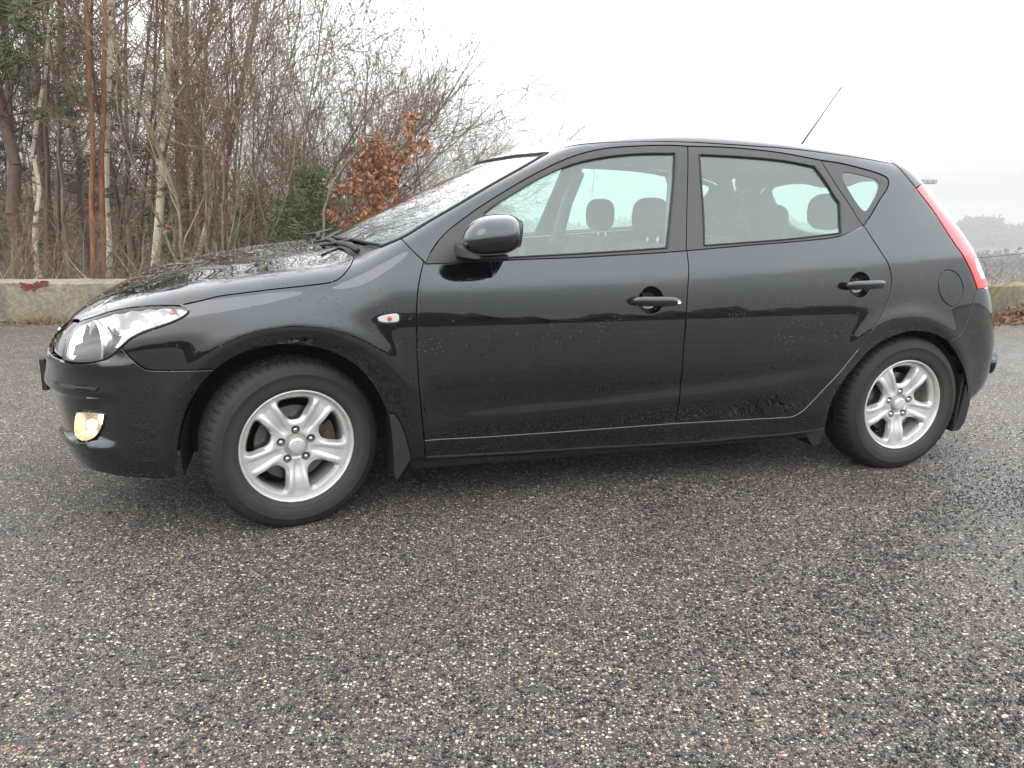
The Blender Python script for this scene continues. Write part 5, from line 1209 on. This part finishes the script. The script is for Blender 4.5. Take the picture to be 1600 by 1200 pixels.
conifer('young_conifer', 'low green conifer below the oak leaves', 528, 0, 10., 1.3, .45, .03, R3, 50, 'pine_needles', GP, .02, 'brown_bark', .10, 1.1)
conifer('young_conifer', 'low green conifer above the middle of the bonnet', 400, 0, 12.2, 1.8, .8, .03, R3, 50, 'pine_needles', GP, .02, 'brown_bark', .11, 1.1)
conifer('young_conifer', 'young conifer low between the thick birch and the leaning birch', 262, 0, 13.4, 1.9, .8, .03, R3, 46, 'pine_needles_dark', GP, .02, 'brown_bark', .11, 1.1)
conifer('young_conifer', 'dark young conifer at the far left edge', 20, 0, 13.2, 2.6, .9, .03, R3, 50, 'pine_needles_dark', GP, .02, 'brown_bark', .12, 1.1)
# far dense growth that closes the thicket behind (nobody could count it)
S = []; R4 = np.random.default_rng(9); 
for k in range(8500):
    px = -120+R4.random()*640; Y = 19+R4.random()*16; P = at(px, 330, Y); h = (1.9+1.6*R4.random())*(1 if px < 360 else max(.2, 1-(px-360)/260)); z = tz(P[0], Y)+R4.random()**1.1*h; d = nrm(R4.normal(size=3)*[.7, .4, 1]+[0, 0, .35]); L = .3+1.0*R4.random()
    p = np.array([P[0], Y, z]); q = p+d*L; S.append((*p, .010+.010*R4.random(), *q, .003))
V, F = prisms(np.array(S), 3); bw = add('deep_undergrowth', mesh('deep_undergrowth', V, F), 'twig_brown'); tag(bw, 'dense tangle of bare undergrowth far back in the thicket', None, kind='stuff')
C_ = []
for k in range(5200):
    px = -120+R4.random()*600; Y = 20+R4.random()*16; P = at(px, 330, Y); z = tz(P[0], Y)+R4.random()*(2.6 if px < 330 else 1.6)
    if math.sin(P[0]*1.9+Y*.8)+math.sin(P[0]*.7-z*2.2) > .1: C_.append((P[0], Y, z))
V, F = tufts(R4, np.array(C_), .26); gw = add('deep_evergreens', mesh('deep_evergreens', V, F), 'pine_needles_dark'); tag(gw, 'dark evergreen growth far back between the trunks', None, kind='stuff')
# oak sapling that kept its brown leaves
def leafmesh(R, C_, sz, cup=.25):
    n = len(C_); C_ = np.asarray(C_); a = R.normal(size=(n, 3)); a[:, 2] -= .5; a /= np.linalg.norm(a, axis=1, keepdims=True); b = np.cross(a, R.normal(size=(n, 3))); b /= np.linalg.norm(b, axis=1, keepdims=True)+1e-9; c = np.cross(a, b)
    L = (sz*(.65+.6*R.random(n)))[:, None]; prof = [(0, 0, 0), (.25, .22, .03), (.42, .13, .02), (.62, .27, .06), (.85, .12, .05), (1, 0, .0)]
    pl = [C_+a*L*t+b*L*w+c*L*(h*cup*4) for t, w, h in prof]; pr = [C_+a*L*t-b*L*w+c*L*(h*cup*4) for t, w, h in prof[1:-1]][::-1]; mid = [C_+a*L*.5]
    P = np.stack(pl+pr+mid, 1); m = P.shape[1]; ring = m-1; F = np.array([(m-1, k, (k+1) % ring) for k in range(ring)]); return P.reshape(-1, 3), (np.arange(n)[:, None, None]*m+F[None]).reshape(-1, 3)
OY_ = 8.8; P0 = at(502, 395, OY_); ob = np.array([P0[0], OY_, tz(P0[0], OY_)]); S = [[], []]; Ro = np.random.default_rng(17)
anch = [(506, 330, OY_), (520, 285, OY_), (545, 250, OY_), (575, 222, OY_)]
pp = [ob]+[at(*a) for a in anch]
for i in range(len(pp)-1): S[0].append((*pp[i], .020-.003*i, *pp[i+1], .017-.003*i))
LC = []
clus = [(590, 238, 26, 20, 120), (622, 243, 22, 16, 70), (648, 226, 16, 14, 34), (668, 229, 8, 6, 12), (575, 262, 26, 18, 110), (600, 270, 24, 20, 90), (560, 285, 18, 18, 60), (590, 300, 20, 16, 80), (575, 325, 20, 14, 70), (562, 345, 16, 10, 46), (605, 330, 10, 10, 22), (530, 297, 9, 7, 20), (522, 334, 10, 7, 26), (641, 186, 9, 14, 26), (636, 203, 7, 9, 12), (562, 216, 6, 6, 8), (588, 205, 10, 8, 8), (540, 355, 12, 8, 26), (550, 303, 10, 18, 20), (613, 292, 12, 16, 34)]
hub = [pp[2], pp[3], pp[4], pp[1]]
for (cx_, cy_, sx_, sy_, n) in clus:
    c0 = at(cx_, cy_, OY_); h_ = min(hub, key=lambda q: np.linalg.norm(q-c0)); q0 = h_; 
    for i in range(4):
        q1 = h_+(c0-h_)*(i+1)/4+Ro.normal(size=3)*.02; S[1].append((*q0, .007-.001*i, *q1, .006-.001*i)); q0 = q1
    for k in range(int(n*1.45)):
        p = at(cx_+Ro.normal()*sx_*.56, cy_+Ro.normal()*sy_*.56, OY_+Ro.normal()*.18); LC.append(p)
        if k % 4 == 0: S[1].append((*q0, .003, *p, .0015))
ok_ = plant('oak_sapling', 'young oak still covered in rust-brown leaves, behind the windscreen base', 'tree', None, ob, S, ['grey_bark', 'twig_brown'], ['trunk', 'branches'], 7)
V, F = leafmesh(Ro, np.array(LC)-ob, .066); lf = add('leaves', mesh('leaves', V, F), 'leaf_brown', ok_); lf['kind'] = 'stuff'
# scattered brown leaves caught in the brushwood
LC = [at(px, py, Y) for px, py, Y in ((268, 356, 9), (262, 360, 9), (355, 350, 9), (359, 343, 9), (353, 358, 9), (287, 397, 9), (292, 395, 9), (298, 399, 9), (283, 402, 9), (271, 357, 9), (350, 348, 9), (362, 352, 9), (294, 402, 9), (288, 391, 9))]
V, F = leafmesh(Ro, np.array(LC), .07); tag(add('caught_leaves', mesh('caught_leaves', V, F), 'leaf_brown'), 'few dry leaves caught in the brushwood above the bonnet', None, kind='stuff')
# ---- right side: chain-link fence, weeds, leaf litter, far trees in the fog, floodlight mast
fx0, fx1 = 3.6, 12.5; fr = empty('chain_link_fence', (fx0, WY(fx0)+.45, 0)); tag(fr, 'sagging chain-link fence behind the wall at the tail of the car', 'fence')
def fpt(u, v):   # u along, v 0..1 up
    x = fx0+u; sag = .10*(1-abs(((u-.2) % 3.2)/1.6-1))**1.4; top_ = .76-sag+.012*(x-5); return (x-fx0, .137*u+.02*math.sin(u*1.7+v*2), -.25+(top_+.25)*v)
S = []; nu_ = int((fx1-fx0)/.055); nv2 = 22
for i in range(nu_):
    for j in range(nv2):
        if (i+j) % 2: continue
        a = fpt(i*.055, j/nv2); b = fpt((i+1)*.055, min(1, (j+1)/nv2)); c = fpt((i+1)*.055, max(0, (j-1)/nv2))
        S.append((*a, .0015, *b, .0015))
        if j: S.append((*a, .0015, *c, .0015))
V, F = prisms(np.array(S), 3); add('mesh_wire', mesh('mesh_wire', V, F), 'wire', fr)['kind'] = 'stuff'
P = [fpt(i*.06, 1.) for i in range(int((fx1-fx0)/.06))]; MB().tube(P, .005, 6).build('top_wire', 'wire', fr, True)
for k in range(3): a = fpt(.15+3.2*k+1.6*0, 1); MB().tube([(a[0], a[1], -.4), (a[0], a[1], a[2]+.04)], .02, 8).build('post', 'galvanised', fr, True)
# leaf litter against the wall foot
def litter(name, label, mt, x0, x1, depth, hgt, n, sz, seed):
    Rr = np.random.default_rng(seed); C_ = []
    for k in range(n):
        x = x0+(x1-x0)*Rr.random(); dd = Rr.random()**1.3*depth; h = hgt*(1-dd/depth)*(.6+.4*math.sin(x*3.1)*math.sin(x*7.3+1)+.2)
        C_.append((x, WY(x)-dd-.01, max(.012, h*Rr.random()**.6)))
    V, F = leafmesh(Rr, np.array(C_), sz); return tag(add(name, mesh(name, V, F), mt), label, None, kind='stuff')
litter('leaf_litter', 'drift of dry brown leaves against the wall behind the car', 'litter_leaf', 4.1, 12.5, .42, .16, 5200, .07, 1)
litter('leaf_litter', 'thin line of dead leaves along the wall at the left', 'litter_leaf', -9, -1.5, .22, .03, 900, .045, 2)
S = []; Rg = np.random.default_rng(6)
def tuft(c, n, L, sp_=.9):
    for k in range(n):
        d = nrm(Rg.normal(size=3)*[sp_, .5, .3]+[0, -.15, .8]); p = np.array(c)+Rg.normal(size=3)*[.06, .03, 0]; l = L*(.4+.8*Rg.random())
        for i in range(3): q = p+d*l/3; S.append((*p, .0016, *q, .0010)); p = q; d = nrm(d+[Rg.normal()*.2, -.1, -.38])
for px, n, L in ((62, 40, .22), (75, 36, .2), (52, 24, .16), (90, 14, .12), (118, 12, .10), (20, 14, .10), (36, 10, .10)):
    w_ = wall_pt(px, 500, .03); tuft((w_[0], w_[1], .01), n, L)
for k in range(30): x = 4.4+Rg.random()*5; tuft((x, WY(x)-.06-.2*Rg.random(), .06), 12, .22)
for k in range(34): x = 4.3+Rg.random()*1.6; tuft((x, WY(x)+.33, .33), 7, .34, .5)
V, F = prisms(np.array(S), 3); tag(add('dry_grass', mesh('dry_grass', V, F), 'dry_grass'), 'dry straw-coloured grass blades at the foot of the wall', None, kind='stuff')
shrub('bramble', 'reddish bramble twigs in the wire fence beside the tail light', 1520, 8.9, .55, 10, .8, ['twig_red', 'twig_red', 'twig_red'], .0016, None, R, kids=(5, 4, 3), maxo=2, brk=.004, gz=.05)
shrub('bramble', 'small reddish bramble in the wire fence near the right edge', 1592, 9.2, .42, 7, .8, ['twig_red', 'twig_red', 'twig_red'], .0016, None, R, kids=(4, 4, 3), maxo=2, brk=.004, gz=.05)
# far trees
def farclump(name, label, px, pytop, Y, w, group, seed, n=2600):
    Rr = np.random.default_rng(seed); t = at(px, pytop, Y); g = tz(t[0], Y); H = t[2]-g; b = np.array([t[0], Y, g]); S = [[(*b, .6, *(b+[0, 0, H*.7]), .25)], []]; C_ = []
    for k in range(26):
        az = Rr.random()*6.28; e = Rr.random(); c = b+np.array([math.cos(az)*w*(.15+.8*Rr.random())*(1-.55*e), math.sin(az)*w*.6*Rr.random(), H*(.45+.50*e)]); S[1].append((*(b+[0, 0, H*(.3+.35*e)]), .16, *c, .06))
        rr_ = w*(.20+.16*Rr.random())
        for _ in range(n//26): v_ = Rr.normal(size=3); v_ = nrm(v_)*Rr.random()**.4*rr_*np.array([1, 1, .75]); C_.append(c+v_)
    o = plant(name, label, 'tree', group, b, S, ['brown_bark', 'brown_bark'], ['trunk', 'branches'], 7)
    C_ = np.array(C_)-b; C_[:, 2] = np.minimum(C_[:, 2], H); V, F = leafmesh(Rr, C_, 3.6); c = add('crown', mesh('crown', V, F), 'far_foliage', o); c['kind'] = 'stuff'
GF = 'far trees fading into the fog'
for k, (px, py, Y, w, lab) in enumerate(((1533, 341, 700, 30, 'round-topped far tree in the fog, right behind the tail light'), (1600, 356, 730, 28, 'far foggy tree at the right edge of the picture'), (1505, 372, 680, 21, 'low far foggy tree just right of the tail light'), (1568, 362, 715, 26, 'far foggy tree between the round-topped tree and the right edge'),
                                       (1640, 350, 715, 32, 'far foggy tree beyond the right edge'), (1450, 385, 730, 30, 'far foggy tree hidden behind the tail'), (1380, 392, 740, 33, 'low far foggy tree seen past the rear quarter window'))):
    farclump('far_tree', lab, px, py, Y, w, GF, 40+k)
Rw = np.random.default_rng(77); C_ = []
for k in range(24000):
    x = -520+Rw.random()*1400; y = 640+Rw.random()*200; h = 12+7*math.sin(x*.06)+3*math.sin(x*.17+y*.1); t = at(1560, 372+6*math.sin(x*.045), y)[2]; C_.append((x, y, tz(x, y)+Rw.random()**.7*max(2, t-tz(x, y)+h*.6)))
V, F = leafmesh(Rw, np.array(C_), 5.0); tag(add('far_woodland', mesh('far_woodland', V, F), 'far_foliage'), 'dim mass of woodland in the foggy valley', None, kind='stuff')
Rw = np.random.default_rng(78); C_ = []
for k in range(15000):
    x = -40+Rw.random()*420; y = 300+Rw.random()*70; t = at(1560, 397+5*math.sin(x*.11)+3*math.sin(x*.31), y)[2]; C_.append((x, y, tz(x, y)+Rw.random()**.6*max(2, t-tz(x, y))))
V, F = leafmesh(Rw, np.array(C_), 2.4); tag(add('slope_scrub', mesh('slope_scrub', V, F), 'far_foliage'), 'misty scrub on the slope below the yard', None, kind='stuff')
# floodlight mast
YM = 150.; ma = at(1440, 285, YM); md = empty('floodlight_mast', (ma[0], YM, tz(ma[0], YM))); tag(md, 'tall thin mast with a wide crossbar, faint in the fog above the tail', 'mast')
hz_ = ma[2]-tz(ma[0], YM); MB().tube([(0, 0, 0), (0, 0, hz_)], [.35, .16], 10).build('pole', 'galvanised', md, True)
cb = MB(); cb.box((.35, 0, hz_+.45), (4.6, .35, .17)); cb.box((.35, 0, hz_-.17), (4.4, .35, .17)); cb.build('crossbar', 'galvanised', md)
for k in range(5): MB().box((-1.45+.95*k, -.17, hz_+.14), (.70, .5, .5)).build('floodlight', 'galvanised', md)
# line of trees across the yard behind the camera: seen mirrored in the paint
Rb = np.random.default_rng(88); nx_ = 900; xx = np.linspace(-70, 70, nx_); ph_ = Rb.random(12)*6.28
hh_ = 2.0+sum(np.sin(xx*w_+p_)*a_ for w_, p_, a_ in zip((.11, .23, .5, .9, 1.7, 3.1, 5.3, 8.7), ph_, (.5, .4, .35, .25, .16, .10, .07, .05)))+Rb.normal(size=nx_)*.03
rows_ = [(0, 0.), (-.5, .35), (-.2, .7), (-1.2, 1.), (-3.5, .6), (-5, 0)]; V = []
for dy_, fz in rows_:
    V += [(x_, -34+dy_+.3*math.sin(x_*1.3+fz*9), -.02+fz*h_+Rb.normal()*.05*(0 < fz < 1)) for x_, h_ in zip(xx, hh_)]
i = np.arange(len(rows_)*nx_).reshape(len(rows_), nx_); F = np.stack([i[:-1, :-1], i[1:, :-1], i[1:, 1:], i[:-1, 1:]], -1).reshape(-1, 4)
tag(add('yard_hedge', mesh('yard_hedge', V, F), 'pine_needles_dark'), 'dark uneven line of bushes along the far side of the yard', None, kind='stuff')
# ---- loose grit on the asphalt
def grit(name, label, mt, n, seed, smin, smax, dens):
    Rr = np.random.default_rng(seed); P = []
    while len(P) < n:
        Y = .3+5.2*Rr.random()**1.25; X = -2.6+6.2*Rr.random(); w_ = math.exp(-max(0, abs(X-.5)-1.5)**2/.5-max(0, Y-3.2)**2/.9-max(0, 1.-Y)**2/.12)
        if Rr.random() < dens(X, Y)*w_: P.append((X, Y))
    P = np.array(P); s = smin+(smax-smin)*Rr.random(len(P))**2; B = np.array([[1, 0, 0], [.3, .9, .1], [-.8, .5, 0], [-.7, -.6, .1], [.4, -.9, 0], [.15, .1, .8], [-.2, 0, -.6]])
    Fb = np.array([(0, 1, 5), (1, 2, 5), (2, 3, 5), (3, 4, 5), (4, 0, 5), (1, 0, 6), (2, 1, 6), (3, 2, 6), (4, 3, 6), (0, 4, 6)])
    a = Rr.random(len(P))*6.28; J = 1+Rr.normal(size=(len(P), 7, 3))*.16; V = B[None]*J; c, s2 = np.cos(a)[:, None], np.sin(a)[:, None]; x = V[..., 0]*c-V[..., 1]*s2; y = V[..., 0]*s2+V[..., 1]*c
    V = np.stack([x, y, V[..., 2]*.8], -1)*s[:, None, None]; V[..., 0] += P[:, 0:1]; V[..., 1] += P[:, 1:2]; V[..., 2] += (s*.45)[:, None]
    F = (np.arange(len(P))[:, None, None]*7+Fb[None]).reshape(-1, 3); return tag(add(name, mesh(name, V.reshape(-1, 3), F), mt), label, None, kind='stuff')
def dn(X, Y):
    s_ = abs((Y-1.45)-.80*X-.12*math.sin(X*5)); band = math.exp(-(s_/.20)**2)+.7*math.exp(-(abs(Y-1.25-.55*(X-.6)-.1*math.sin(X*7))/.16)**2); v = .5+.5*math.sin(X*2.3+1.2+.9*math.sin(Y*1.9))*math.sin(Y*2.3+.9*X+.4)
    return (.09+.16*v+.55*min(1, band)*(.3+.7*v))*(.35+.65*max(0, min(1, (X+1.)/1.4)))
grit('loose_grit', 'dark loose grit scattered over the asphalt', 'pebble_dark', 30000, 1, .0024, .0062, dn)
grit('loose_grit', 'pale and brownish loose stones on the asphalt', 'pebble_warm', 2600, 2, .0018, .0042, lambda X, Y: .5)
# ================================================================== fog
ZLO = float(Z.min())-1.5
hb = MB().box((0, 300, ZLO/2+8.5), (2100, 2200, 17-ZLO)).build('haze', None); hb['kind'] = 'stuff'
hm = bpy.data.materials.new('haze'); hm.use_nodes = True; hm.node_tree.nodes.clear(); o_ = hm.node_tree.nodes.new('ShaderNodeOutputMaterial'); pv = hm.node_tree.nodes.new('ShaderNodeVolumePrincipled')
pv.inputs['Color'].default_value = (.60, .615, .61, 1); pv.inputs['Density'].default_value = .0; pv.inputs['Density'].default_value = HAZE; pv.inputs['Anisotropy'].default_value = .2
hm.node_tree.links.new(pv.outputs[0], o_.inputs['Volume']); hb.data.materials.append(hm)
